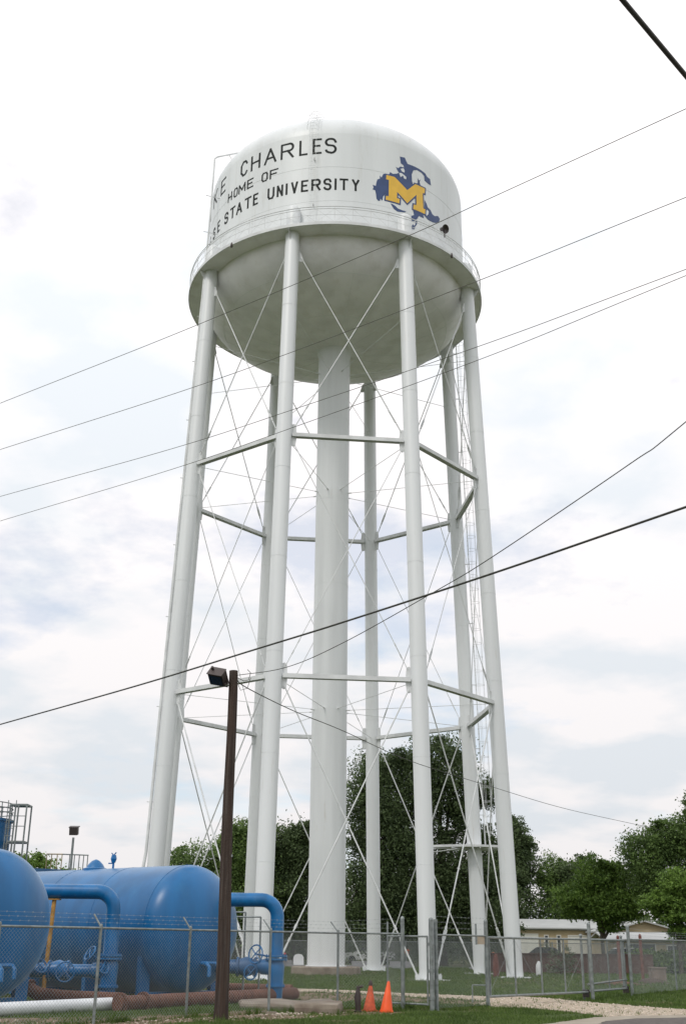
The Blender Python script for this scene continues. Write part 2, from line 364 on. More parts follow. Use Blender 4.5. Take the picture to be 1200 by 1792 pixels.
def stones():
    rn = np.random.RandomState(5); vv = []; ff = []
    base = [(1, 0, 0), (0, 1, 0), (-1, 0, 0), (0, -1, 0), (0, 0, .8), (0, 0, -.5)]
    fcs = [(0, 1, 4), (1, 2, 4), (2, 3, 4), (3, 0, 4), (1, 0, 5), (2, 1, 5), (3, 2, 5), (0, 3, 5)]
    def put(P, n, z, s0, s1):
        xs = [p[0] for p in P]; ys = [p[1] for p in P]
        for _ in range(n):
            a = rn.uniform(min(xs), max(xs)); b = rn.uniform(min(ys), max(ys))
            if not inpoly(P, a, b): continue
            s_ = s0 + (s1 - s0) * rn.rand() ** 3; i = len(vv); th = rn.rand() * 6.28; c, s2 = math.cos(th), math.sin(th)
            for x, y, zz in base:
                x *= s_ * rn.uniform(.6, 1.2); y *= s_ * rn.uniform(.6, 1.2); vv.append((a + x * c - y * s2, b + x * s2 + y * c, z + zz * s_ * .6))
            ff.extend([(i + p, i + q, i + r_) for p, q, r_ in fcs])
    put(P_grav, 14000, .01, .015, .06)
    put([(-8, 22), (-8, 26.2), (-5, 26.6), (-3, 28.4), (-1.5, 29.6), (0.5, 31.0), (0.0, 29.3), (-1.3, 27.4), (-3.2, 26.3), (-4.2, 24.2)], 4200, .006, .01, .045)
    put([(-1.9, 29.1), (-1.7, 30.4), (-.6, 31.0), (-.3, 30.0)], 300, .006, .02, .07)
    tag(fastmesh('gravel', vv, ff, STONEM), 'pale loose gravel stones strewn along the path and dirt', 'gravel', kind='stuff')
stones()
# ================================================================== WATER TOWER
CX, CY = -0.673, 66.684
RB, RT, HT, ZL, ZU = 10.281, 8.934, 41.82, 14.363, 28.064
TH = R(208.567); RS, RR = 0.435, 1.03
TR = 8.63; ZB, ZT = 41.5, 49.0; CB, CTP, NB, NTP = 3.42, 4.175, 2.09, 1.975
tower = thing('water_tower', (CX, CY, 0), 'tall white eight-legged water tower with black lettering and a gold letter emblem', 'water tower')
def legc(k, z):
    a = TH + k * math.pi / 4; r_ = RB + (RT - RB) * z / HT
    return V(CX + r_ * math.cos(a), CY + r_ * math.sin(a), z)
def cylp(deg, z, off=0.0):
    r_ = tankr(z) + off; a = R(deg); return V(CX + r_ * math.sin(a), CY - r_ * math.cos(a), z)
def tankr(z):
    if z <= ZB: 
        u = min(1, (ZB - z) / CB); return TR * (1 - u ** NB) ** (1 / NB)
    if z <= ZT: return TR
    u = min(1, (z - ZT) / CTP); return TR * (1 - u ** NTP) ** (1 / NTP)
def sup(n, c, m=26):
    return [(TR * abs(math.cos(t)) ** (2 / n), c * abs(math.sin(t)) ** (2 / n)) for t in [math.pi / 2 * i / m for i in range(m + 1)]]
prof = [(max(r_, 1e-3), ZB - z) for r_, z in sup(NB, CB)][::-1]
prof += [(TR, z) for z in (42.4, 43.9)]
sh = MB().lathe(prof + [(TR, 43.9)], (CX, CY, 0), 128)
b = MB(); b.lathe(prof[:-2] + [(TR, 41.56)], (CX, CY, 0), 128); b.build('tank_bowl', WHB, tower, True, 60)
# radial and ring weld beads on the bowl
b = MB()
for k in range(20):
    a = 2 * math.pi * (k + .5) / 20; pts = []
    for i in range(13):
        r_ = 1.2 + (8.45 - 1.2) * i / 12; z = ZB - CB * (1 - (r_ / TR) ** NB) ** (1 / NB); pts.append(V(CX + r_ * math.cos(a), CY + r_ * math.sin(a), z - .002))
    b.path(pts, .012, 4, False)
for rr in (4.3, 7.4):
    z = ZB - CB * (1 - (rr / TR) ** NB) ** (1 / NB)
    b.path([V(CX + rr * math.cos(2 * math.pi * i / 96), CY + rr * math.sin(2 * math.pi * i / 96), z - .002) for i in range(97)], .012, 4, False)
b.build('weld_seam', WHT, tower)
b = MB(); b.lathe([(TR, 41.56), (TR, 43.6), (TR, 45.4), (TR, 47.2), (TR, ZT)], (CX, CY, 0), 128); cyl_o = b.build('tank_wall', WHT, tower, True, 60)
b = MB()
for z in (43.95, 46.45):
    b.path([V(CX + TR * math.cos(2 * math.pi * i / 128), CY + TR * math.sin(2 * math.pi * i / 128), z) for i in range(129)], .009, 4, False)
b.build('weld_seam', WHT, cyl_o)
b = MB(); b.lathe([(max(r_, 1e-3), ZT + z) for r_, z in sup(NTP, CTP)], (CX, CY, 0), 128); b.build('tank_roof', WHT, tower, True, 60)
# riser
b = MB(); pr = [(RR + .09, 0.42), (RR + .09, .46), (RR, .47)]

pr += [(RR, 37.6), (RR + .02, 37.8), (RR + .06, 37.95), (RR + .16, 38.2)]
b.lathe(pr, (CX, CY, 0), 64)
for z in (5.5, 11, 16.5, 22, 27.5, 33): b.path([V(CX + RR * math.cos(2 * math.pi * i / 64), CY + RR * math.sin(2 * math.pi * i / 64), z) for i in range(65)], .009, 4, False)
ris = b.build('riser_pipe', WH, tower, True, 50)
b = MB(); b.lathe([(0.01, -.3), (1.9, -.3), (1.9, .36), (1.82, .42), (0.01, .42)], (CX, CY, 0), 16); b.build('riser_footing', CONC, tower)
# legs
shoe_base = None
for k in range(8):
    b = MB(); A, B = legc(k, 0), legc(k, HT); ax = (B - A).normalized(); Lg = (B - A).length
    zq = Matrix.Identity(3); q = ax.to_track_quat('Z', 'Y').to_matrix()
    pr = [(RS, 0.02)]
    pr += [(RS, Lg + 1.35)] + [(RS * math.cos(t), Lg + 1.35 + RS * .9 * math.sin(t)) for t in (.4, .8, 1.2, 1.5)] + [(0.001, Lg + 1.35 + RS * .9)]
    b.lathe(pr, A, 32, M=q)
    for z in (5.2, 10.4, 15.6, 20.8, 26, 31.2, 36.4): b.path([A + q @ V((RS + .001) * math.cos(2 * math.pi * i / 32), (RS + .001) * math.sin(2 * math.pi * i / 32), z) for i in range(33)], .008, 4, False)
    leg = b.build('leg', WH, tower, True, 50)
    rad = V(A.x - CX, A.y - CY, 0).normalized(); tan = V(-rad.y, rad.x, 0)
    b = MB(); b.box(A + V(0, 0, .02), (1.5, 1.5, .05), Matrix((rad, tan, V(0, 0, 1))).transposed())
    for s in (-1, 1):
        M = Matrix.Translation(A + tan * s * .0 - rad * .015) @ Matrix((tan * s, V(0, 0, 1), rad)).transposed().to_4x4()
        b.prism([(.38, .04), (.74, .04), (.74, .22), (.70, .30), (.64, .30), (.60, .24), (.55, .30), (.46, .34), (.42, .75), (.38, .9)], M, .03)
    b.build('leg_shoe', WH2, leg)
    b = MB(); b.lathe([(0.01, -.3), (1.15, -.3), (1.15, -.012 + .01), (1.1, .0), (0.01, .0)], A, 8); b.build('leg_footing', CONC, leg)
    for z in (ZL, ZU):
        for s in (-1, 1):
            c = legc(k, z); o = legc((k + s) % 8, z); d = (o - c); d.z = 0; d.normalize()
            M = Matrix.Translation(c - d.cross(V(0, 0, 1)) * .012) @ Matrix((d, V(0, 0, 1), d.cross(V(0, 0, 1)))).transposed().to_4x4()
            b = MB(); b.prism([(RS - .05, -.62), (RS + .10, -.70), (RS + .22, -.62), (RS + .26, -.2), (RS + .26, .2), (RS + .22, .62), (RS + .10, .70), (RS - .05, .62)], M, .024)
            b.build('gusset_plate', WH2, leg)
    for s in (-1, 1):
        c = legc(k, 39.95); o = legc((k + s) % 8, 39.95); d = (o - c); d.z = 0; d.normalize()
        M = Matrix.Translation(c - d.cross(V(0, 0, 1)) * .012) @ Matrix((d, V(0, 0, 1), d.cross(V(0, 0, 1)))).transposed().to_4x4()
        b = MB(); b.prism([(RS - .05, -.3), (RS + .16, -.34), (RS + .26, -.22), (RS + .1, .3), (RS - .05, .42)], M, .024); b.build('gusset_plate', WH2, leg)
    c = legc(k, 41.5); M = Matrix.Translation(c) @ Matrix((rad, V(0, 0, 1), tan)).transposed().to_4x4()
    b = MB(); b.prism([(RS - .05, 0.0), (.8, 0.0), (.8, -.1), (RS - .05, -.75)], M, .02); b.build('balcony_bracket', WH2, leg)
# struts: wide H-sections with the web flat
for z in (ZL, ZU):
    for k in range(8):
        A, B = legc(k, z), legc((k + 1) % 8, z); d = (B - A).normalized(); A = A + d * (RS + .02); B = B - d * (RS + .02); n = d.cross(V(0, 0, 1))
        b = MB()
        for s in (-1, 1): b.beam(A + n * s * .15, B + n * s * .15, .02, .22)
        b.beam(A, B, .28, .02); b.build('strut', WH2, tower)
# X bracing
def turnbuckle(p, d, r_, parent):
    b = MB(); x, y = b.frame(d); l = .62
    for s in (-1, 1): b.path([p - d * l / 2, p - d * l * .36 + x * s * r_ * 2, p + d * l * .36 + x * s * r_ * 2, p + d * l / 2], r_ * .75, 6)
    b.tube(p - d * (l / 2 + .12), p - d * l * .38, r_ * 1.7, 8); b.tube(p + d * l * .38, p + d * (l / 2 + .12), r_ * 1.7, 8)
    b.build('turnbuckle', WH2, parent)
for (z0, z1, r_) in ((.32, ZL - .55, .036), (ZL + .55, ZU - .55, .022), (ZU + .55, 39.85, .030)):
    for k in range(8):
        for a_, c_ in ((k, (k + 1) % 8), ((k + 1) % 8, k)):
            p, q = legc(a_, z0), legc(c_, z1); d0 = (legc(c_, z0) - p).normalized(); p = p + d0 * (RS + .16)
            d1 = (legc(a_, z1) - q).normalized(); q = q + d1 * (RS + .14); d = (q - p).normalized()
            off = d0.cross(V(0, 0, 1)) * (.05 if a_ == k else -.05)
            p = p + off; q = q + off
            b = MB(); b.tube(p, q, r_, 8); rod = b.build('brace_rod', WH2, tower)
            turnbuckle(p + d * (1.9 if z0 < 1 else 1.1), d, r_, rod)
            if z0 < 1:
                b = MB(); b.tube(p - d * .12, p + d * 1.4, r_ * 1.35, 8); b.build('rod_end', WH2, rod)
for z, zr in ((ZL, ZL), (ZU, ZU), (36.35, 36.35)):
    for k in range(8):
        a = TH + k * math.pi / 4; p = V(CX + RR * math.cos(a), CY + RR * math.sin(a), zr); q = legc(k, z); d = (q - p).normalized()
        b = MB(); b.tube(p, q - d * RS, .017, 6); b.tube(p, p + d * .22, .04, 6); b.build('tie_rod', WH2, tower)
# balcony
RO = 9.74
b = MB(); b.lathe([(TR - .02, 41.50), (RO, 41.50), (RO, 41.56), (TR - .02, 41.56)], (CX, CY, 0), 128, closed=True)
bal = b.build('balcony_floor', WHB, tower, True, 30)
b = MB(); b.lathe([(RO + .003, 41.46), (RO + .05, 41.46), (RO + .05, 41.66), (RO + .003, 41.66)], (CX, CY, 0), 128, closed=True); b.build('edge_angle', WH2, bal, True, 30)
def ringpath(r_, z, n=128): return [V(CX + r_ * math.cos(2 * math.pi * i / n), CY + r_ * math.sin(2 * math.pi * i / n), z) for i in range(n + 1)]
rail = MB().path(ringpath(RO, 42.74), .028, 6, False).path(ringpath(RO, 42.58), .02, 6, False).build('railing', WH2, tower)
MB().path(ringpath(RO, 42.15), .012, 5, False).build('mid_rail', WH2, rail)
NP = 56
b = MB()
for k in range(NP):
    for s in (0, 1):
        for h in range(4):
            a0 = 2 * math.pi * (k + h / 4) / NP; a1 = 2 * math.pi * (k + (h + 1) / 4) / NP
            f0, f1 = (h / 4, (h + 1) / 4) if s == 0 else (1 - h / 4, 1 - (h + 1) / 4)
            b.tube(V(CX + RO * math.cos(a0), CY + RO * math.sin(a0), 41.64 + .93 * f0), V(CX + RO * math.cos(a1), CY + RO * math.sin(a1), 41.64 + .93 * f1), .0065, 4)
b.build('lattice', WH2, rail)
for k in range(NP):
    a = 2 * math.pi * k / NP; MB().tube(V(CX + RO * math.cos(a), CY + RO * math.sin(a), 41.6), V(CX + RO * math.cos(a), CY + RO * math.sin(a), 42.76), .017, 5).build('railing_post', WH2, rail)
# lettering: single stroke capitals, x 0..1, y 0..1
def arc(cx, cy, rx, ry, a0, a1, n=10): return [(cx + rx * math.cos(R(a0 + (a1 - a0) * i / n)), cy + ry * math.sin(R(a0 + (a1 - a0) * i / n))) for i in range(n + 1)]
GL = {
 'A': [[(0, 0), (.5, 1), (1, 0)], [(.2, .34), (.8, .34)]], 'C': [[(1, .8)] + arc(.62, .68, .38, .32, 40, 90, 4) + [(.35, 1), (0, .75), (0, .25), (.35, 0), (.62, 0)] + arc(.62, .3, .38, .3, -80, -30, 4) + [(1, .2)]],
 'E': [[(1, 1), (0, 1), (0, 0), (1, 0)], [(0, .53), (.8, .53)]], 'F': [[(1, 1), (0, 1), (0, 0)], [(0, .53), (.8, .53)]],
 'H': [[(0, 0), (0, 1)], [(1, 0), (1, 1)], [(0, .5), (1, .5)]], 'I': [[(.5, 0), (.5, 1)]],
 'K': [[(0, 0), (0, 1)], [(1, 1), (0, .42)], [(.3, .6), (1, 0)]], 'L': [[(0, 1), (0, 0), (1, 0)]],
 'M': [[(0, 0), (0, 1), (.5, .3), (1, 1), (1, 0)]], 'N': [[(0, 0), (0, 1), (1, 0), (1, 1)]],
 'O': [[(.2, 0), (0, .2), (0, .8), (.2, 1), (.8, 1), (1, .8), (1, .2), (.8, 0), (.2, 0)]],
 'R': [[(0, 0), (0, 1), (.7, 1)] + arc(.7, .75, .3, .25, 80, -80, 6) + [(.7, .5), (0, .5)], [(.55, .5), (1, 0)]],
 'S': [[(1, .78)] + arc(.55, .78, .42, .22, 20, 90, 4) + arc(.45, .76, .45, .24, 95, 245, 8) + [(.5, .52)] + arc(.55, .25, .45, .27, 70, -90, 8) + arc(.45, .25, .45, .25, -90, -160, 4)],
 'T': [[(.5, 0), (.5, 1)], [(0, 1), (1, 1)]], 'U': [[(0, 1), (0, .22), (.22, 0), (.78, 0), (1, .22), (1, 1)]],
 'V': [[(0, 1), (.5, 0), (1, 1)]], 'Y': [[(0, 1), (.5, .5), (1, 1)], [(.5, .5), (.5, 0)]]}
def wrap_poly(mb, quad, off, th=.008, nseg=1):
    """quad: list of (arc metres, z) outline, convex quad; subdivided lengthwise"""
    f = [cylp(math.degrees(s / TR), z, off) for s, z in quad]; g_ = [cylp(math.degrees(s / TR), z, -.02) for s, z in quad]
    n = len(quad); mb.addm(f + g_, [tuple(range(n))] + [(i, i + n, (i + 1) % n + n, (i + 1) % n) for i in range(n)])
def stroke(mb, pts, wd, off):
    for (a, z), (a2, z2) in zip(pts[:-1], pts[1:]):
        l = math.hypot(a2 - a, z2 - z)
        if l < 1e-6: continue
        ux, uz = (a2 - a) / l, (z2 - z) / l; e = wd * .42
        A = (a - ux * e, z - uz * e); B = (a2 + ux * e, z2 + uz * e); n = max(1, int(l / .35)); px_, pz_ = -uz * wd / 2, ux * wd / 2
        for i in range(n):
            s0, s1 = i / n, (i + 1) / n
            P = (A[0] + (B[0] - A[0]) * s0, A[1] + (B[1] - A[1]) * s0); Q = (A[0] + (B[0] - A[0]) * s1, A[1] + (B[1] - A[1]) * s1)
            wrap_poly(mb, [(P[0] + px_, P[1] + pz_), (P[0] - px_, P[1] - pz_), (Q[0] - px_, Q[1] - pz_), (Q[0] + px_, Q[1] + pz_)], off)
def line(items, z0, z1, wd):
    root = None
    for j, (ch, d0, d1) in enumerate(items):
        mb = MB(); s0, s1 = R(d0) * TR + wd / 2, R(d1) * TR - wd / 2
        for st_i, st in enumerate(GL[ch]): stroke(mb, [(s0 + (s1 - s0) * x, z0 + wd / 2 + (z1 - z0 - wd) * y) for x, y in st], wd, .010 + .0012 * st_i)
        o = mb.build('painted_letter', BLK, cyl_o)
line([('L', -94, -90), ('A', -86, -80.5), ('K', -71.8, -66.0), ('E', -61.5, -56.6), ('C', -45.2, -40.9), ('H', -38.9, -33.7), ('A', -31.7, -25.6), ('R', -23.7, -17.7), ('L', -15.4, -11.7), ('E', -9.7, -5.8), ('S', -4.6, 0.3)], 47.45, 48.62, .14)
line([('H', -53.8, -50.6), ('O', -49.4, -46.5), ('M', -45.9, -41.6), ('E', -40.7, -37.0), ('O', -32.7, -29.5), ('F', -28.6, -24.5)], 46.22, 46.92, .105)
line([('M', -96, -92.5), ('C', -91, -89.4), ('N', -87.8, -84.6), ('E', -82.4, -79.7), ('E', -76.6, -73.9), ('S', -69.2, -65.9), ('E', -63.0, -60.3), ('S', -56.0, -52.8), ('T', -51.4, -47.6), ('A', -46.9, -43.1), ('T', -41.6, -37.7), ('E', -36.8, -34.0), ('U', -29.3, -26.0), ('N', -24.9, -22.0), ('I', -21.0, -19.9), ('V', -18.5, -15.5), ('E', -14.2, -11.1), ('R', -9.9, -6.0), ('S', -4.9, -1.6), ('I', -0.5, 0.6), ('T', 1.6, 5.3), ('Y', 6.7, 9.8)], 44.72, 45.58, .13)
# emblem
Mp = [(21.35, 46.316), (25.13, 46.339), (31.17, 45.684), (35.4, 46.408), (40.89, 46.45), (40.62, 46.057), (39.49, 46.017), (39.66, 44.867), (40.86, 44.893), (40.6, 44.507), (34.1, 44.456), (34.32, 44.809), (35.84, 44.864), (35.93, 45.641), (31.09, 44.699), (26.26, 45.284), (26.12, 44.811), (27.48, 44.821), (27.29, 44.473), (21.0, 44.466), (21.16, 44.751), (22.34, 44.776), (22.48, 45.998), (21.24, 45.986)]
horse = [(22.44, 44.679), (20.8, 44.863), (19.89, 44.657), (19.68, 44.414), (19.28, 44.331), (18.78, 44.464), (18.48, 44.285), (17.69, 44.273), (17.0, 44.383), (16.8, 44.713), (16.41, 44.994), (15.28, 45.034), (15.82, 45.169), (15.33, 45.357), (16.71, 45.334), (17.0, 45.607), (17.4, 45.834), (18.5, 45.926), (18.5, 46.165), (19.21, 46.039), (20.02, 46.345), (21.2, 46.412), (22.49, 46.367), (23.13, 46.62), (24.34, 46.54), (26.22, 46.653), (27.21, 46.775), (26.35, 46.962), (25.82, 47.15), (26.79, 47.098), (27.9, 47.281), (29.7, 47.315), (29.49, 47.477), (28.2, 47.541), (27.73, 48.039), (30.22, 48.098), (30.89, 47.876), (31.63, 47.704), (34.93, 47.745), (38.73, 47.725), (41.27, 47.653), (42.43, 47.479), (44.22, 47.445), (44.72, 46.994), (42.7, 46.991), (40.77, 47.07), (40.55, 47.404), (39.03, 47.536), (36.46, 47.561), (34.59, 47.415), (33.64, 47.047), (33.72, 46.575), (34.28, 46.222), (31.16, 45.469), (25.12, 46.167)]
white1 = [(28.0, 47.113), (29.47, 47.249), (30.03, 47.082), (29.9, 46.927), (28.55, 46.953)]
white2 = [(27.21, 46.775), (28.54, 46.814), (29.89, 46.727), (30.79, 46.652), (30.66, 46.471), (29.64, 46.48), (29.2, 46.662), (27.97, 46.488)]
legF = [(23.2, 44.292), (24.24, 44.272), (25.29, 44.221), (26.62, 44.076), (28.8, 44.047), (30.59, 44.078), (29.91, 43.972), (27.15, 43.859), (26.18, 43.845), (24.75, 43.944), (23.97, 44.109)]
legB = [(33.42, 44.753), (34.11, 44.498), (39.6, 44.462), (39.95, 44.163), (37.12, 44.141), (36.22, 43.87), (34.49, 43.576), (33.18, 43.488), (33.1, 43.887), (34.54, 44.042)]
rump = [(40.55, 45.577), (41.61, 45.396), (42.41, 45.153), (44.09, 45.065), (45.22, 44.851), (46.72, 44.822), (48.98, 45.021), (50.36, 44.919), (49.88, 44.663), (47.56, 44.373), (45.11, 44.242), (42.26, 44.225), (41.04, 44.325), (39.92, 44.416), (40.43, 44.708)]
rumpW = [(41.68, 44.927), (42.92, 44.891), (42.67, 44.658), (41.47, 44.441), (41.09, 44.627)]
foot = [(36.21, 43.743), (36.05, 43.463), (35.05, 43.207), (34.55, 42.992), (33.25, 42.931), (32.91, 43.078), (33.99, 43.335), (35.09, 43.588)]
footW = [(34.9, 43.56), (35.2, 43.40), (34.3, 43.22), (34.0, 43.34)]
twig = [(36.83, 46.976), (37.45, 46.827), (38.3, 46.958), (37.82, 46.723), (38.44, 46.48), (37.28, 46.485), (36.03, 46.52), (36.79, 46.59)]
import bmesh
def patch(mb, poly, off):
    P = [(R(d) * TR, z) for d, z in poly]
    bm = bmesh.new(); vs_ = [bm.verts.new((s, z, 0)) for s, z in P]
    tri = tessellate_polygon([[V(s, z, 0) for s, z in P]])
    for q in tri:
        try: bm.faces.new([vs_[i] for i in q])
        except ValueError: pass
    # slice so that it follows the curve
    s = min(p[0] for p in P)
    while s < max(p[0] for p in P):
        s += .18; gm = bm.faces[:] + bm.edges[:] + bm.verts[:]
        bmesh.ops.bisect_plane(bm, geom=gm, plane_co=(s, 0, 0), plane_no=(1, 0, 0))
    bm.verts.index_update()
    mb.addm([cylp(math.degrees(v.co.x / TR), v.co.y, off) for v in bm.verts], [tuple(v.index for v in f.verts) for f in bm.faces]); bm.free()
emb = MB()
for i, P in enumerate((horse, legF, legB, rump, foot, twig)): patch(emb, P, .008 + .0007 * i)
em = emb.build('rider_emblem', NAVY, cyl_o); 
mb = MB()
for i, P in enumerate((white1, white2, rumpW, footW)): patch(mb, P, .0135 + .0004 * i)
mb.build('emblem_highlight', WHT, em)
mb = MB(); MS = [(R(d) * TR, z) for d, z in Mp]
for i in range(len(MS)): stroke(mb, [MS[i], MS[(i + 1) % len(MS)]], .18, .0150 + .0003 * (i % 3))
mb.build('block_letter_outline', NAVY, em)
mb = MB(); patch(mb, Mp, .0185); mb.build('block_letter', GOLD, em)
# tank front ladder with cage over the roof
def surf(deg, z, off): return cylp(deg, z, off)
lad_deg = -9.3
zs = [41.7 + i * .4 for i in range(19)] + [49.3 + .35 * i for i in range(10)] + [52.6, 52.85, 53.0, 53.1]
b = MB()
for s in (-.2, .2):
    b.path([surf(lad_deg + math.degrees(s / TR), z, .22) for z in zs], .011, 5)
lad = b.build('ladder', WHT, tower)
b = MB()
for i in range(37):
    z = 41.8 + i * .31; b.tube(surf(lad_deg - math.degrees(.2 / TR), z, .22), surf(lad_deg + math.degrees(.2 / TR), z, .22), .005, 4)
b.build('ladder_rung', WHT, lad)
b = MB()
for i in range(9):
    z = 49.2 + .45 * i; b.path([surf(lad_deg + math.degrees(.36 * math.cos(R(t)) / TR), z, .22 + .62 * math.sin(R(t))) for t in range(0, 181, 20)], .007, 4)
for t in (0, 45, 90, 135, 180): b.path([surf(lad_deg + math.degrees(.36 * math.cos(R(t)) / TR), 49.2 + .45 * i, .22 + .62 * math.sin(R(t))) for i in range(9)], .006, 4)
b.build('ladder_cage', WHT, lad)
b = MB()
for z in (51.9, 47.0, 43.6): b.box(surf(lad_deg + .6, z, .1), (.035, .1, .16))
b.build('ladder_clip', DARKM, lad)
# roof vent
b = MB(); b.lathe([(.45, 52.9), (.45, 53.4), (.7, 53.42), (.6, 53.6), (.01, 53.72)], (CX, CY, 0), 24); b.build('roof_vent', WH2, tower, True)
# overflow / conduit pipe by the left leg, turning over the roof
b = MB(); base = [V(-10.75, 61.5, .2), V(-10.08, 61.8, 5.98), V(-9.66, 62.0, 19.69), V(-9.02, 62.2, 38.57), V(-8.93, 62.3, 41.6), V(-8.86, 62.35, 44.71), V(-8.77, 62.4, 50.35), V(-8.6, 62.55, 50.62), V(-6.6, 64.0, 52.3)]
b.path(base, [.085] * 5 + [.06] * 4, 10); con = b.build('overflow_pipe', WH2, tower, True)
for z in (8.5, 13.6, 18.7, 23.0, 27.2, 31.0, 35.0, 38.2):
    k_ = 1 if z < 19.69 else 2; t = (z - base[k_].z) / (base[k_ + 1].z - base[k_].z); p = base[k_].lerp(base[k_ + 1], t); l = legc(0, z)
    MB().tube(p + V(-.22, 0, 0.02), l, .022, 6).build('pipe_bracket', WH2, con)
for z in (44.6, 47.4): MB().tube(V(-9.2, 62.35, z), V(-7.7, 62.9, z - .03), .022, 6).build('pipe_bracket', WH2, con)
MB().tube(V(-7.9, 63.1, 51.2), V(-7.2, 63.3, 49.9), .022, 6).build('pipe_bracket', WH2, con)
# small lamps under the balcony edge and a horn on the railing
for deg in (-40, 47.5, 150):
    a = R(deg); p = V(CX + 9.8 * math.sin(a), CY - 9.8 * math.cos(a), 41.45)
    b = MB(); b.lathe([(.02, .18), (.05, .12), (.07, .02), (.08, -.10), (.05, -.17), (.01, -.19)], p, 12); b.build('balcony_lamp', DARKM, bal, True)
a = R(44); hp = V(CX + 9.75 * math.sin(a), CY - 9.75 * math.cos(a), 42.95)
b = MB(); hd = V(.55, -.62, -.35).normalized(); q = hd.to_track_quat('Z', 'Y').to_matrix()
b.lathe([(.04, -.34), (.11, -.30), (.16, -.08), (.26, .08), (.29, .10), (.27, .115), (.14, .04), (.01, 0.0)], hp + V(0, 0, .15), 24, M=q); b.tube(hp - V(0, 0, .45), hp + V(0, 0, .1), .04, 8)
b.build('siren_horn', DARKM, rail, True)
# caged ladder on the back right leg
def leg4(z, dx, dy=0): return legc(4, z) + V(dx, dy, 0)
b = MB()
for s in (-.19, .19): b.path([leg4(z, .66, s - .1) for z in (7.2, 14, 21, 28, 35, 41.4)], .017, 5)
l2 = b.build('ladder', WH2, tower)
b = MB()
for i in range(110):
    z = 7.4 + i * .31; b.tube(leg4(z, .66, -.29), leg4(z, .66, .09), .011, 4)
b.build('ladder_rung', WH2, l2)
b = MB()
for i in range(38):
    z = 8.0 + i * .9; b.path([leg4(z, .66 + .55 * math.sin(R(t)), -.1 + .34 * math.cos(R(t))) for t in range(0, 181, 20)], .010, 4)
for t in (20, 65, 115, 160): b.path([leg4(z, .66 + .55 * math.sin(R(t)), -.1 + .34 * math.cos(R(t))) for z in (8, 24, 41.3)], .009, 4)
b.build('ladder_cage', WH2, l2)
b = MB()
for z in (9, 13, 17, 21, 25, 29, 33, 37, 40.5): b.beam(leg4(z, .4, -.1), leg4(z, .72, -.1), .05, .04)
b.build('ladder_clip', WH2, l2)
# climb guard platform on that leg
c = legc(4, 7.05); b = MB()
pts = [(-2.6, -.6), (-1.5, -1.15), (0.2, -1.35), (1.6, -.8), (1.9, .3), (1.2, 1.3), (-.2, 1.5), (-1.5, .9)]
b.prism(pts, Matrix.Translation(c), .13)
for p in pts: b.beam(c + V(0, 0, -.05), c + V(p[0] * .98, p[1] * .98, -.05), .06, .07)
b.prism([(-2.95, -.75), (-1.2, -1.3), (-1.0, -.9)], Matrix.Translation(c + V(0, 0, .0)) @ Matrix.Rotation(R(-7), 4, 'Y'), .03)
b.build('climb_guard', WH2, tower)
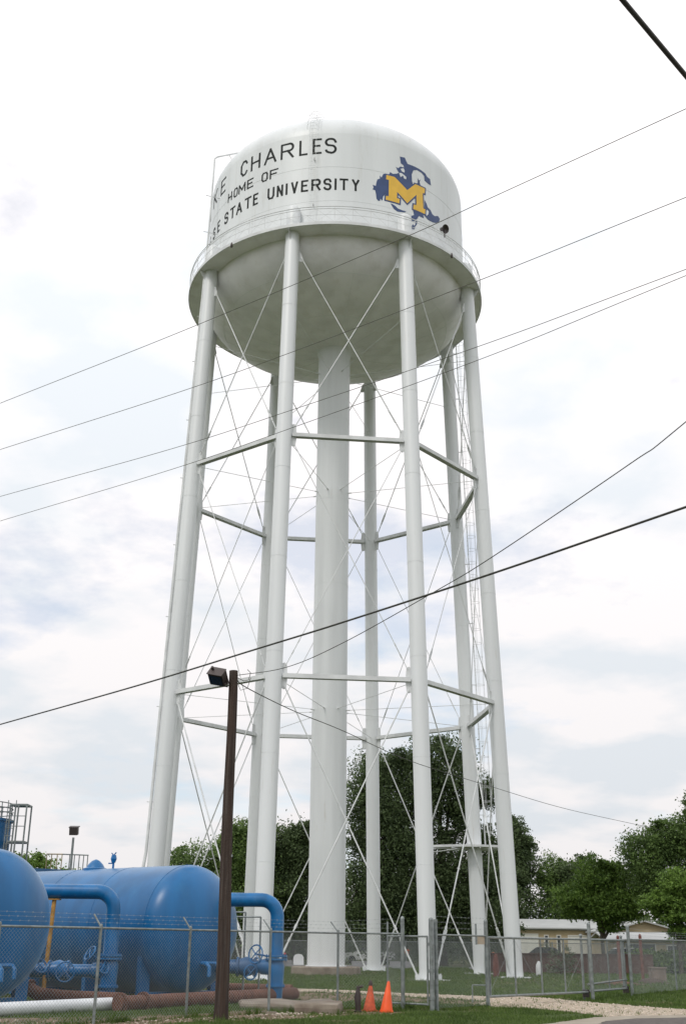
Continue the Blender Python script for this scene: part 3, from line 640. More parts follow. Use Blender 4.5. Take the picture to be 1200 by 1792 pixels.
# ================================================================== BLUE PRESSURE TANKS
AX = V(.787, -.617, 0); AN = V(.617, .787, 0)
def filter_tank(c, length, label, fittings):
    t = thing('pressure_tank', (c.x, c.y, 0), label, 'tank', 'horizontal blue pressure tanks')
    q = AX.to_track_quat('Z', 'Y').to_matrix(); r_ = 1.8; hb = 1.0
    dome = [(r_ * math.cos(R(a)) ** .9, hb * math.sin(R(a))) for a in range(0, 91, 5)]
    b = MB(); pr = [(r_, 0)]
    for z in (-.0, -2.4, -4.8, -7.2):
        pass
    pr += [(r_, -length)]
    b.lathe([(rr, z) for rr, z in pr], c, 72, M=q)
    for z in (-2.4, -4.8, -7.2): b.path([c + q @ V(r_ * math.cos(2 * math.pi * i / 64), r_ * math.sin(2 * math.pi * i / 64), z) for i in range(65)], .008, 4, False)
    b.build('tank_shell', BLUE, t, True, 50)
    b = MB(); b.lathe([(r_ + .008, -.06), (r_ + .008, -.0)] + [(max(rr, .001), z) for rr, z in dome], c, 72, M=q); b.build('tank_head', BLUE, t, True, 50)
    b = MB(); e = c - AX * length; b.lathe([(max(rr, .001), -z) for rr, z in dome], e, 72, M=q); b.build('tank_head', BLUE, t, True, 50)
    for s in (-1, 1):
        for d in (.25, 2.6, 5.2, length - .3):
            p = c - AX * d + AN * s * 1.42; p.z = 0; b = MB()
            Mx = Matrix.Translation(p - AX * .09) @ Matrix((AN * s, V(0, 0, 1), AX)).transposed().to_4x4()
            b.prism([(-.17, .12), (.20, .12), (.22, 1.2), (.10, 1.0), (-.04, .84), (-.17, .72)], Mx, .16); b.build('support_leg', BLUE, t)
        a0 = c + AX * .3 + AN * s * 1.42 + V(0, 0, .07 - c.z); b = MB(); b.beam(a0, a0 - AX * (length + .2), .22, .14); b.build('skid_beam', BLUE, t)
    for d in (.25, 5.2):
        a0 = c - AX * d + V(0, 0, .19 - c.z); b = MB(); b.beam(a0 - AN * 1.28, a0 + AN * 1.28, .16, .10); b.build('cross_beam', BLUE, t)
    # small nozzle loop low on the head
    n0 = c + AX * .93 + V(0, 0, -.95) - AN * .25
    b = MB(); b.path([n0 - AX * .3, n0 + AX * .12, n0 + AX * .25 + V(0, 0, -.1), n0 + AX * .25 + V(0, 0, -.35)], .06, 10); b.path([n0 - AX * .3 + AN * .4, n0 + AX * .12 + AN * .4, n0 + AX * .22 + AN * .4 + V(0, 0, -.08), n0 + AX * .22 + AN * .4 + V(0, 0, -.3)], .05, 10)
    b.tube(n0 + AX * .1, n0 + AX * .1 + AN * .4, .05, 8); b.build('drain_nozzle', BLUE2, t, True)
    if fittings:
        p = c - AX * 4.4 + V(0, 0, r_ - .05); b = MB()
        b.lathe([(.40, 0), (.40, .07), (.30, .1), (.24, .2), (.13, .31), (.02, .36)], p, 20); b.build('manhole_cover', BLUE, t, True)
        p = c - AX * 3.55 + V(0, 0, r_ - .04); b = MB(); b.tube(p, p + V(0, 0, .25), .035, 8); b.tube(p + V(0, 0, .22), p + V(0, 0, .34), .06, 8, .1); b.tube(p + V(0, 0, .34), p + V(0, 0, .46), .1, 8, .07)
        b.tube(p + V(-.16, 0, .2), p + V(.02, 0, .2), .022, 6); b.tube(p + V(0, 0, .46), p + V(.07, 0, .54), .02, 6); b.tube(p + V(-.02, 0, .46), p + V(-.08, 0, .52), .018, 6); b.build('air_valve', BLUE2, t, True)
    return t
filter_tank(V(-4.46, 36.0, 1.97), 8.2, 'long light blue horizontal pressure tank, fully in view behind the wooden light pole', True)
filter_tank(V(-8.75, 30.0, 1.97), 8.2, 'nearest blue horizontal pressure tank, its rounded end cut by the left frame edge', False)
def bend(p0, corner, p1, r_=.42, n=7):
    d0 = (Vector(p0) - corner).normalized(); d1 = (Vector(p1) - corner).normalized(); a = corner + d0 * r_; c = corner + d1 * r_; out_ = []
    o = corner + d0 * r_ + d1 * r_
    for i in range(n + 1):
        t = math.pi / 2 * i / n; out_.append(o - d1 * r_ * math.cos(t) - d0 * r_ * math.sin(t))
    return out_
def flange(mb, p, d, r_, t=.05, bolts=8):
    d = d.normalized(); q = d.to_track_quat('Z', 'Y').to_matrix()
    mb.lathe([(.01, -t / 2), (r_, -t / 2), (r_, t / 2), (.01, t / 2)], p, 24, M=q)
    for k in range(bolts):
        a = 2 * math.pi * k / bolts; o = q @ V(math.cos(a) * r_ * .85, math.sin(a) * r_ * .85, 0); mb.tube(p + o - d * (t / 2 + .03), p + o + d * (t / 2 + .03), .02, 6)
def handwheel(p, d, r_, parent, mt, stem=.3):
    d = d.normalized(); b = MB(); x, y = b.frame(d)
    b.path([p + (x * math.cos(t) + y * math.sin(t)) * r_ for t in [2 * math.pi * i / 28 for i in range(29)]], .022, 6, False)
    for k in range(4):
        a = math.pi / 4 + math.pi / 2 * k; b.path([p + d * .02, p + (x * math.cos(a) + y * math.sin(a)) * r_], .016, 5)
    b.tube(p + d * .03, p - d * stem, .028, 8); return b.build('handwheel', mt, parent, True)
def manifold(xv, yv, xs_top, ztop, xs_low, zlow, label, wheels):
    t = thing('pipe_manifold', (xv, yv, 0), label, 'pipework', 'blue pipe manifolds beside the tanks'); r_ = .2
    cor = V(xv, yv, ztop); b = MB(); pts = [V(xs_top, yv, ztop)] + bend((xs_top, yv, ztop), cor, (xv, yv, 0), .48) + [V(xv, yv, 1.25)]
    b.path(pts, r_, 24); b.build('upper_pipe', BLUE2, t, True)
    b = MB(); flange(b, V(xv, yv, 1.22), V(0, 0, 1), .33); flange(b, V(xv, yv, 1.0 + .14), V(0, 0, 1), .33); b.build('pipe_flange', BLUE2, t)
    b = MB(); b.path([V(xv, yv, 1.14), V(xv, yv, .95), V(xv, yv, .75), V(xv, yv, .02)], [.2, .25, .24, .2], 24); b.tube(V(xv, yv, zlow), V(xv - .45, yv, zlow), .23, 20, .21); b.build('tee_fitting', BLUE2, t, True)
    b = MB(); flange(b, V(xv, yv, .42), V(0, 0, 1), .28); b.build('pipe_flange', BLUE2, t)
    b = MB(); b.tube(V(xv - .3, yv, zlow), V(xs_low + .5, yv, zlow), .17, 20); b.build('lower_pipe', BLUE2, t, True)
    b = MB(); flange(b, V(xs_low + .62, yv, zlow), V(1, 0, 0), .27); flange(b, V(xs_low + .1, yv, zlow), V(1, 0, 0), .27); b.path([V(xs_low + .6, yv, zlow), V(xs_low + .36, yv, zlow), V(xs_low + .1, yv, zlow), V(xs_low - .8, yv, zlow)], [.2, .28, .2, .17], 20)
    val = b.build('gate_valve', DBLUE if wheels else BLUE2, t, True)
    return t, val
mA, vA = manifold(-6.35, 34.0, -11.2, 2.9, -8.1, .82, 'blue pipe manifold on the left, bending down beside the ochre pole', False)
handwheel(V(-7.42, 33.35, .80), V(.15, -1, 0), .25, vA, BLUE2, .45)
handwheel(V(-6.85, 33.7, 1.28), V(-.6, -.5, .5), .2, vA, BLUE2, .4)
handwheel(V(-6.45, 33.6, .95), V(.7, -.5, .4), .2, vA, BLUE2, .3)
handwheel(V(-8.15, 33.5, .95), V(.6, -.6, .5), .2, vA, BLUE2, .3)
mB, vB = manifold(-1.83, 36.0, -3.9, 2.79, -3.05, .93, 'blue pipe manifold on the right, bending down in front of the white tower legs', True)
handwheel(V(-2.42, 35.75, 1.28), V(-.55, -.8, .1), .25, vB, BLUE2, .62)
handwheel(V(-2.55, 35.7, .78), V(.4, -.8, -.1), .2, vB, BLUE2, .25)
# ground pipes
def gpipe(pts, r_, m, name, label, fl=()):
    b = MB(); b.path(pts, r_, 24)
    for p, d in fl: flange(b, p, d, r_ + .07, .06, 10)
    return tag(b.build(name, m, None, True), label, 'pipe')
d1 = V(4.05, 6.84, 0).normalized(); s0 = V(-5.35, 30.1, .175); e0 = V(-1.3, 36.94, .175)
gpipe([s0, e0], .175, RUST, 'rusty_pipe', 'thick rusty brown pipe with flanges lying straight along the fence behind it', [(s0 + d1 * .1, d1), (s0 + d1 * .95, d1)])
b = MB(); b.path([V(-9.9, 24.0, .15), V(-5.6, 30.55, .15)], .145, 28); ow = tag(b.build('white_pipe', PVC, None, True), 'white plastic pipe lying on the ground at the lower left', 'pipe')
b = MB(); pts = [V(-8.35, 33.2, .95), V(-8.2, 33.0, .5)]
gp = [V(-9.2, 33.5, 1.0), V(-8.75, 33.4, .7), V(-8.35, 33.2, .4), V(-8.0, 33.0, .25), V(-7.2, 32.6, .2), V(-6.2, 32.2, .19), V(-5.6, 31.85, .19)]
gpipe(gp, .17, RUST, 'rusty_pipe', 'curved rusty brown pipe rising under the nearest blue tank', [(gp[2], gp[2] - gp[1])])
gpipe([V(-4.2, 41.0, .2), V(-1.5, 40.0, .2)], .13, RUST, 'rusty_pipe', 'thin far rusty pipe lying behind the thick brown pipe end')
b = MB(); b.path([V(-8.02, 33.9, 2.68), V(-8.10, 33.9, .02)], .06, 10); b.box(V(-8.02, 33.95, 2.68), (.3, .3, .03)); tag(b.build('prop_pole', YEL, None, True), 'ochre yellow prop pole holding up the left blue pipe', 'pole')
t = thing('pipe_rack', (-2.6, 38.5, 0), 'thin dark pipe frame standing between the blue tank and its manifold', 'frame')
for x, y, h in ((-2.98, 38.6, 2.5), (-2.45, 38.0, 2.35)):
    MB().tube(V(x, y, 0), V(x, y, h), .03, 8).build('post', STEEL, t); MB().tube(V(x, y, h), V(x - 1.5, y + .3, h), .025, 8).build('crossbar', STEEL, t)
# back yard: tall tank with railing and stair, low round tank with railing, lamp mast
t = thing('storage_tank', (-14.8, 48, 0), 'upright dark blue storage tank with a railed top at the far left edge', 'tank')
b = MB(); b.lathe([(1.5, 0), (1.5, 6.1), (1.56, 6.1), (1.56, 6.2), (.01, 6.35)], (-14.95, 48, 0), 48); b.build('tank_wall', BLUE, t, True)
b = MB()
for z in (6.45, 6.63, 6.82): b.path([V(-14.95 + 1.5 * math.cos(a), 48 + 1.5 * math.sin(a), z) for a in [2 * math.pi * i / 32 for i in range(33)]], .022, 5, False)
for i in range(12):
    a = 2 * math.pi * i / 12; b.tube(V(-14.95 + 1.5 * math.cos(a), 48 + 1.5 * math.sin(a), 6.2), V(-14.95 + 1.5 * math.cos(a), 48 + 1.5 * math.sin(a), 6.84), .022, 5)
b.build('railing', STEEL, t)
for z in (5.3, 6.75, 4.1): MB().box(V(-13.05, 47.9, z), (.7, .8, .07)).build('landing', STEEL, t)
b = MB()
for dx, dy in ((-.33, -.38), (.33, -.38), (.33, .38), (-.33, .38), (0, -.38)): b.tube(V(-13.05 + dx, 47.9 + dy, 0), V(-13.05 + dx, 47.9 + dy, 6.78), .035, 6)
for z in (5.9, 6.3, 4.6): b.beam(V(-13.4, 47.5, z), V(-12.7, 47.5, z), .03, .03)
b.build('ladder_tower', STEEL, t)
b = MB()
for i in range(20): b.tube(V(-13.42, 47.3, 1 + i * .3), V(-13.1, 47.3, 1 + i * .3), .014, 4)
b.tube(V(-13.42, 47.3, .2), V(-13.42, 47.3, 6.9), .02, 5); b.tube(V(-13.1, 47.3, .2), V(-13.1, 47.3, 6.9), .02, 5); b.build('ladder', STEEL, t)
t = thing('round_tank', (-12.6, 50, 0), 'low dark blue round tank showing its rim above the long blue tank', 'tank')
b = MB(); b.lathe([(2.2, 0), (2.2, 4.15), (2.25, 4.15), (2.25, 4.3), (2.15, 4.3), (2.15, 3.9), (.01, 3.9)], (-13.0, 50, 0), 48); b.build('tank_wall', DBLUE, t, True)
b = MB()
for x in (-12.15, -11.95, -11.72, -11.52): b.tube(V(x, 49.3, 3.7), V(x, 49.3, 4.95), .022, 5)
b.tube(V(-12.17, 49.3, 4.95), V(-11.5, 49.3, 4.95), .026, 5)
b.build('railing', mat('yellowed_rail_paint', (.42, .33, .18), .6), t)
b = MB()
for x in (-11.2, -11.0, -10.8, -10.62, -10.45): b.tube(V(x, 49.3, 0), V(x, 49.3, 4.92), .022, 5)
b.tube(V(-11.5, 49.3, 4.95), V(-10.42, 49.3, 4.92), .026, 5); b.build('walkway_rail', STEEL, t)
t = thing('yard_light', (-11.05, 49.0, 0), 'small square floodlight on a thin mast above the blue tanks', 'light')
MB().tube(V(-11.05, 49.0, 0), V(-11.05, 49.0, 5.6), .05, 8).build('mast', STEEL, t)
b = MB(); Mr = Matrix.Rotation(R(14), 3, 'X'); b.box(V(-11.05, 49.0, 5.86), (.34, .26, .30), Mr); b.box(V(-11.05, 49.0, 6.03), (.40, .34, .03), Mr); b.build('lamp_head', DARKM, t)
# ================================================================== LIGHT POLE
t = thing('light_pole', (-2.57, 27.27, 0), 'dark weathered wooden pole carrying a bronze floodlight, nearest upright in the picture', 'pole')
b = MB(); n = 14; pts = []; rs = []
for i in range(n + 1):
    f = i / n; pts.append(V(-2.565 - .06 * f + .012 * math.sin(f * 9), 27.27 + .01 * math.sin(f * 7), -.2 + 7.98 * f)); rs.append(.158 - .052 * f + rnd.uniform(-.002, .002))
rs[0] = .175; b.path(pts, rs, 20); b.build('pole', WOOD, t, True, 60)
h = V(-2.98, 27.15, 7.60); b = MB(); Mh = (Matrix.Rotation(R(-20), 3, 'Z') @ Matrix.Rotation(R(13), 3, 'Y') @ Matrix.Rotation(R(52), 3, 'X'))
b.box(h, (.40, .22, .34), Mh); b.box(h + Mh @ V(0, .12, .02), (.30, .1, .24), Mh); b.box(h + Mh @ V(0, -.01, .18), (.41, .27, .02), Mh); b.tube(h + Mh @ V(-.12, .03, .17), h + Mh @ V(-.12, .03, .27), .035, 8)
fl = b.build('floodlight', DARKM, t)
b = MB(); b.box(h + Mh @ V(0, -.114, -.02), (.34, .012, .26), Mh); b.build('lens', DGLASS, fl)
b = MB(); b.path([h + V(.14, 0, -.19), h + V(.25, .06, -.12), V(-2.66, 27.25, 7.52)], .03, 8); b.path([h + Mh @ V(-.23, 0, -.05), h + Mh @ V(-.23, -.03, -.24), h + Mh @ V(.23, -.03, -.24), h + Mh @ V(.23, 0, -.05)], .016, 6); b.build('bracket', DARKM, fl)
b = MB(); b.path([V(-2.52, 27.2, 7.6), V(-2.36, 27.2, 7.52), V(-2.24, 27.22, 7.55), V(-2.2, 27.2, 7.72), V(-2.28, 27.2, 7.8)], .009, 5); b.path([V(-2.52, 27.2, 7.5), V(-2.42, 27.15, 7.28), V(-2.26, 27.15, 7.33), V(-2.19, 27.2, 7.6)], .008, 5); b.build('cable_loop', CABLE, t)
b = MB(); b.box(V(-2.46, 27.16, 3.45), (.03, .02, .05)); b.build('metal_tag', STEEL, t)
# ================================================================== CABLES
def catm(pts, n=10):
    P = [Vector(p) for p in pts]; P = [P[0] * 2 - P[1]] + P + [P[-1] * 2 - P[-2]]; o = []
    for i in range(1, len(P) - 2):
        for k in range(n):
            t = k / n; a, b_, c, d = P[i - 1], P[i], P[i + 1], P[i + 2]
            o.append(.5 * ((2 * b_) + (c - a) * t + (2 * a - 5 * b_ + 4 * c - d) * t * t + (3 * b_ - a - 3 * c + d) * t ** 3))
    o.append(P[-2]); return o
def ray(x, y):
    xx = (x - 600) / F; yy = (896 - y) / F; Xc = xx * cr - yy * sr; u = xx * sr + yy * cr
    return V(Xc, cp - u * sp, sp + u * cp)
def span(px, A, B):
    """points of a hanging cable in the vertical plane through A and B (world x,y)"""
    nx, ny = B[1] - A[1], A[0] - B[0]; o = []
    for x, y in px:
        r_ = ray(x, y); t = (nx * A[0] + ny * A[1]) / (nx * r_.x + ny * r_.y); o.append(V(0, 0, 1.6) + r_ * t)
    a = o[0] - (o[1] - o[0]).normalized() * 9; z = o[-1] + (o[-1] - o[-2]).normalized() * 9
    return [a] + o + [z]
def cable(pts, r_, label, parent=None):
    b = MB(); b.path(catm(pts), r_, 6); return tag(b.build('power_cable', CABLE if r_ > .01 else CABLG, None, True), label, 'cable', 'overhead cables crossing the sky')
cable(span([(0, 706), (320, 579), (693, 422), (860, 345.6), (1200, 190)], (-5.4, 16.2), (3.4, 9.3)), .0042, 'highest thin overhead cable, crossing the tank lettering side and right edge above the siren')
cable(span([(0, 787), (320, 684), (554, 600), (860, 482), (1200, 345)], (-5.9, 18.0), (3.8, 10.7)), .0045, 'second thin overhead cable from the top, crossing the tank bowl')
cable(span([(0, 869), (300, 785.6), (512, 717), (860, 598), (1200, 471)], (-6.5, 20.2), (4.2, 12.2)), .0047, 'third thin overhead cable, just above its close twin near the bowl bottom')
cable(span([(0, 912), (300, 821.6), (511, 748.6), (860, 621), (1200, 482)], (-6.9, 21.5), (4.3, 12.3)), .0047, 'fourth thin overhead cable, just below its close twin near the bowl bottom')
cable(span([(0, 1268), (240, 1200), (450, 1135.5), (600, 1089), (860, 1004), (1200, 887)], (-9.3, 31.0), (4.6, 14.2)), .017, 'thick black overhead cable passing just above the wooden pole top')
a8 = V(1.43, 4.6, 6.23); c8 = V(1.94, 5.2, 6.27); d8 = c8 - a8
b = MB(); b.path([a8 - d8 * 3, a8, c8, c8 + d8 * 4], .0145, 10); tag(b.build('power_cable', CABLE, None, True), 'very thick black cable crossing only the upper right corner', 'cable', 'overhead cables crossing the sky')
b = MB(); b.path(catm([(-2.6, 27.27, 7.66), (-1.28, 26, 7.59), (.03, 24, 7.68), (1.78, 21, 7.95), (2.63, 19, 7.99), (4.51, 16.5, 8.72), (5.15, 15.5, 9.0), (8, 11, 10.6)]), .0085, 6)
tag(b.build('power_cable', CABLE, None, True), 'twisted cable rising right from the wooden pole top', 'cable', 'overhead cables crossing the sky')
b = MB(); b.path(catm([(-2.56, 27.27, 7.6), (-2.34, 28, 7.52), (-1.34, 33, 7.9), (.08, 38, 8.22), (2.97, 48, 8.72), (7.69, 58, 8.96), (13.17, 68, 9.05), (21.26, 80, 9.15), (24.5, 86, 9.25)]), .013, 6)
tag(b.build('power_cable', CABLE, None, True), 'sagging cable running from the wooden pole back to the right trees', 'cable', 'overhead cables crossing the sky')
# ================================================================== FENCES
def chain(mb, A, B, h0, h1, pitch=.082, r_=.0021):
    A = Vector((A[0], A[1], 0)); B = Vector((B[0], B[1], 0)); Ln = (B - A).length; d = (B - A) / Ln; nrm = d.cross(V(0, 0, 1)); H = h1 - h0; vs = mb.v; fs = mb.f
    def seg(s0, z0, s1, z1, off):
        p = A + d * s0 + V(0, 0, h0 + z0) + nrm * off; q = A + d * s1 + V(0, 0, h0 + z1) + nrm * off; e = (q - p)
        if e.length < .02: return
        e.normalize(); u = e.cross(nrm) * r_; v_ = nrm * r_; i = len(vs)
        vs.extend([tuple(p + u), tuple(p + v_), tuple(p - u), tuple(p - v_), tuple(q + u), tuple(q + v_), tuple(q - u), tuple(q - v_)])
        for k in range(4): fs.append((i + k, i + (k + 1) % 4, i + 4 + (k + 1) % 4, i + 4 + k))
    k = .97  # slope z per s
    s = -H / k
    while s < Ln:
        a, za = (s, 0) if s >= 0 else (0, -s * k); e, ze = (s + H / k, H)
        if e > Ln: ze = (Ln - s) * k; e = Ln
        seg(a, za, e, ze, .003)
        a, za = (s, H) if s >= 0 else (0, H + s * k); e, ze = (s + H / k, 0)
        if e > Ln: ze = H - (Ln - s) * k; e = Ln
        seg(a, za, e, ze, -.003); s += pitch
def P3(p, z): return V(p[0], p[1], z)
def barbed(mb, pts, r_=.0015):
    mb.path(pts, r_, 4)
    for a, c in zip(pts[:-1], pts[1:]):
        n = int((c - a).length / .20)
        for i in range(n):
            p = a.lerp(c, (i + .5) / n); mb.tube(p + V(.012, 0, .022), p - V(.012, 0, .022), .0016, 3); mb.tube(p + V(-.018, .01, .012), p + V(.018, -.01, -.012), .0016, 3)
F0 = [(-9.6, 20.0), (-8.2, 21.7), (-6.6, 23.6), (-5.01, 25.56), (-3.40, 27.85), (-1.66, 29.75), (-.01, 31.9), (1.70, 32.3)]
def fence(pts, label, posts=None, arms=True, H=1.85, wires=True, gaps=(), pr=.032, chainr=.0021, pitch=.082, thick_ends=(), armv=(-.2, .17, .26), group=None):
    t = thing('chain_link_fence', (pts[0][0], pts[0][1], 0), label, 'fence', group)
    m = MB()
    for a, c in zip(pts[:-1], pts[1:]): chain(m, a, c, .05, H - .03, pitch, chainr)
    m.build('chain_mesh', WIRE, t)
    m = MB()
    for a, c in zip(pts[:-1], pts[1:]): m.tube(P3(a, H), P3(c, H), .024, 8)
    m.build('top_rail', STEEL, t)
    for i, p in enumerate(pts):
        if i in gaps: continue
        thick = i in thick_ends; m = MB(); m.tube(P3(p, -.1), P3(p, H + (.38 if thick else .03)), .055 if thick else pr, 10); m.lathe([(.06 if thick else pr * 1.15, H + (.38 if thick else .03)), (.045 if thick else pr, H + (.42 if thick else .07)), (.005, H + (.45 if thick else .09))], P3(p, 0), 10)
        po = m.build('fence_post', STEEL, t, True)
        if arms and not thick: MB().beam(P3(p, H + .02), P3(p, H + .02) + Vector(armv), .03, .022).build('barb_arm', STEEL, po)
    if wires:
        m = MB()
        for f in (.35, .68, 1.0):
            barbed(m, [P3(p, H + .02) + Vector(armv) * f + (V(0, 0, .1 * f) if i in thick_ends else V(0, 0, 0)) for i, p in enumerate(pts)])
        m.build('barbed_wire', WIRE, t)
    return t
fence(F0, 'near galvanised chain-link fence with barbed arms in front of the blue tanks', thick_ends=(7,))
# concrete collar at one post foot
b = MB(); b.lathe([(.01, .0), (.22, .0), (.20, .05), (.01, .06)], V(-1.66, 29.75, 0), 12); tag(b.build('post_footing', CONC), 'round pale concrete collar around the foot of a fence post', 'concrete')
G1, G2, G3, G4, G5 = (1.70, 32.3), (2.42, 31.75), (4.14, 34.1), (7.97, 38.61), (10.12, 42.42)
# walk gate
t = thing('walk_gate', (2.42, 31.75, 0), 'narrow chain-link walk gate standing slightly ajar beside the orange cones', 'gate')
ga, gb = V(2.33, 31.95, 0), V(1.32, 32.75, 0)
b = MB()
for p in (ga, gb): b.tube(p + V(0, 0, .12), p + V(0, 0, 1.80 if p is ga else 2.16), .026, 8)
for z in (.14, 1.79): b.tube(ga + V(0, 0, z), gb + V(0, 0, z), .024, 8)
b.build('gate_frame', STEEL, t); b = MB(); chain(b, ga, gb, .16, 1.77); b.build('chain_mesh', WIRE, t)
b = MB(); b.box(V(1.73, 32.4, 1.05), (.08, .1, .12)); b.tube(V(1.7, 32.3, 1.0), V(1.42, 32.6, 1.0), .015, 6); b.build('latch', STEEL, t)
b = MB(); b.tube(P3(G2, -.1), P3(G2, 2.2), .062, 12); b.tube(P3((2.55, 31.9), -.1), P3((2.55, 31.9), 2.22), .052, 12); b.lathe([(.065, 2.2), (.05, 2.24), (.01, 2.26)], P3(G2, 0), 10); gpst = b.build('gate_post', STEEL, t, True)
for z in (.3, 1.6, .95): MB().tube(P3(G2, z - .04), P3(G2, z + .04), .08, 10).build('hinge', STEEL, gpst)
# panel between the walk gate and sliding gate
fence([(2.55, 31.9), G3], 'short fence panel with straight barbed strands between the two gates', arms=False, thick_ends=(0, 1), gaps=(0,), armv=(0, 0, .34), H=1.83)
# sliding gate
t = thing('sliding_gate', (G3[0], G3[1], 0), 'wide chain-link sliding gate across the gravel driveway', 'gate')
off = V(-.10, .13, 0); ga, gb = P3(G3, 0) + V(.05, -.02, 0) + off * .2, P3(G5, 0) + off + V(-.02, 0.02, 0)
gm = P3(G4, 0) + off
def gl(f): return ga.lerp(gm, f / .64) if f < .64 else gm.lerp(gb, (f - .64) / .36)
b = MB()
for a_, c_ in ((ga, gm), (gm, gb)):
    b.tube(a_ + V(0, 0, .26), c_ + V(0, 0, .24), .034, 8); b.tube(a_ + V(0, 0, 1.79), c_ + V(0, 0, 1.79), .032, 8)
b.tube(gm + V(0, 0, .46), gb + V(0, 0, .52), .028, 8)
b.build('gate_frame', STEEL, t)
for f in (0.01, .16, .325, .48, .66, .83, .99):
    p = gl(f); MB().tube(p + V(0, 0, .25), p + V(0, 0, 1.79), .026, 8).build('upright', STEEL, t)
b = MB()
for f0, f1 in ((.16, .0), (.16, .325), (.66, .48), (.66, .83)): b.tube(gl(f0) + V(0, 0, 1.75), gl(f1) + V(0, 0, .3), .004, 4)
b.build('tension_wire', WIRE, t)
b = MB(); chain(b, ga, gm, .28, 1.77); chain(b, gm, gb, .28, 1.77); b.build('chain_mesh', WIRE, t)
for p, l in ((G4, 0), (G5, 0), ((G4[0] - .22, G4[1] - .05 + .3), 1), ((G5[0] - .2, G5[1] + .25), 1)):
    b = MB(); hh = 2.24 if not l else 1.9; b.tube(P3(p, -.1), P3(p, hh), .058 if not l else .04, 12); b.lathe([(.064, hh), (.05, hh + .04), (.01, hh + .06)], P3(p, 0), 10)
    po = b.build('gate_post', STEEL, t, True)
    if not l:
        q = P3(p, 0) + off * .8; b = MB(); b.box(q + V(-.1, .04, .2), (.2, .14, .22)); b.tube(q + V(-.1, -.04, .2), q + V(-.1, .14, .2), .09, 12); b.build('guide_roller', DARKM, po)
b = MB(); b.box(P3(G3, 1.72) + V(-.14, .02, 0), (.2, .12, .22)); b.build('lock_box', mat('beige_box_paint', (.45, .36, .26), .6), t)
b = MB(); b.tube(P3(G3, 1.6) + V(-.28, .0, 0), P3(G3, 2.15) + V(-.28, 0, 0), .028, 8); b.tube(P3(G3, .55) + V(-.42, .05, 0), P3(G3, .55), .02, 6); b.tube(P3(G3, .55) + V(-.42, .05, 0), P3(G3, .1) + V(-.42, .05, 0), .02, 6); b.build('stop_bracket', STEEL, t)
fence([G5, (12.97, 47.13), (15.8, 51.8), (18.6, 56.4)], 'right-hand run of chain-link fence beyond the sliding gate', thick_ends=(0,), gaps=(0,), H=1.83, armv=(-.2, .17, .26))
# far fence round the cemetery side
fp = [(-16 + 5.2 * i, 88.0 - 0.25 * i) for i in range(10)]
fence(fp, 'distant chain-link fence running behind the tower legs', arms=False, wires=True, H=1.75, chainr=.004, pitch=.11, pr=.045, armv=(0, 0, .42))
# ================================================================== CONES, STANDPIPE, SLABS
def cone(x, y, m, label, dark, tilt=0):
    t = thing('traffic_cone', (x, y, 0), label, 'cone', 'orange traffic cones')
    Mx = Matrix.Rotation(tilt, 3, 'Y'); b = MB(); b.lathe([(.01, 0), (.165, 0), (.16, .03)] , V(x, y, .03), 24)
    b.lathe([(.16, .02), (.15, .06), (.035, .68 if not dark else .62), (.02, .70 if not dark else .63), (.001, .70 if not dark else .63)], V(x, y, .02), 28, M=Mx); b.build('cone_body', m, t, True)
    b = MB(); b.box(V(x, y, .018), (.31, .31, .03), Matrix.Rotation(.12 if not dark else .5, 3, 'Z')); b.build('cone_base', m, t)
    if dark:
        b = MB(); b.lathe([(.052, .60), (.055, .66), (.03, .72), (.001, .74)], V(x, y, .0), 12, M=Mx); b.build('dark_cap', DARKM, t, True)
cone(1.21, 30.9, CONE1, 'bright orange traffic cone, the taller and cleaner of the pair', False, R(5))
cone(.80, 31.25, CONE2, 'faded orange traffic cone with a dark cap on its tip', True, R(2.5))
b = MB(); b.path([(.50, 30.7, 0), (.50, 30.7, .18), (.49, 30.7, .34), (.50, 30.7, .52), (.51, 30.7, .60)], [.075, .075, .09, .05, .045], 10); b.tube(V(.46, 30.7, .57), V(.62, 30.68, .60), .03, 8); b.lathe([(.10, .0), (.1, .04), (.07, .05)], V(.5, 30.7, 0), 10)
tag(b.build('standpipe', DARKM, None, True), 'short black standpipe with a spout left of the cones', 'standpipe')
def rough_slab(poly, h, label, seed):
    rn = random.Random(seed); P = jag(poly, .35, .03, rn); b = MB(); n = len(P); cx_ = sum(p[0] for p in P) / n; cy_ = sum(p[1] for p in P) / n
    rr = [(1.0, -.05), (1.01, h * .5), (.995, h - .03), (.97, h)]
    b.v = [((x - cx_) * s + cx_ + rn.uniform(-.01, .01), (y - cy_) * s + cy_, z + (rn.uniform(-.015, .015) if z > .1 else 0)) for s, z in rr for x, y in P]
    for j in range(3): b.f += [(j * n + i, j * n + (i + 1) % n, (j + 1) * n + (i + 1) % n, (j + 1) * n + i) for i in range(n)]
    tri = tessellate_polygon([[V(x, y, 0) for x, y in P]]); b.f += [tuple(i + 3 * n for i in q) for q in tri]
    return tag(b.build('concrete_slab', CONC), label, 'slab')
rough_slab([(-2.5, 31.9), (-.75, 31.2), (-.35, 33.2), (-1.9, 34.6), (-2.7, 33.9)], .14, 'broad cracked concrete slab under the end of the rusty pipe', 3)
rough_slab([(-1.05, 30.05), (.02, 30.0), (.12, 31.3), (-.3, 33.0), (-.70, 32.6)], .22, 'thicker weathered concrete block slab beside the fence post', 5)
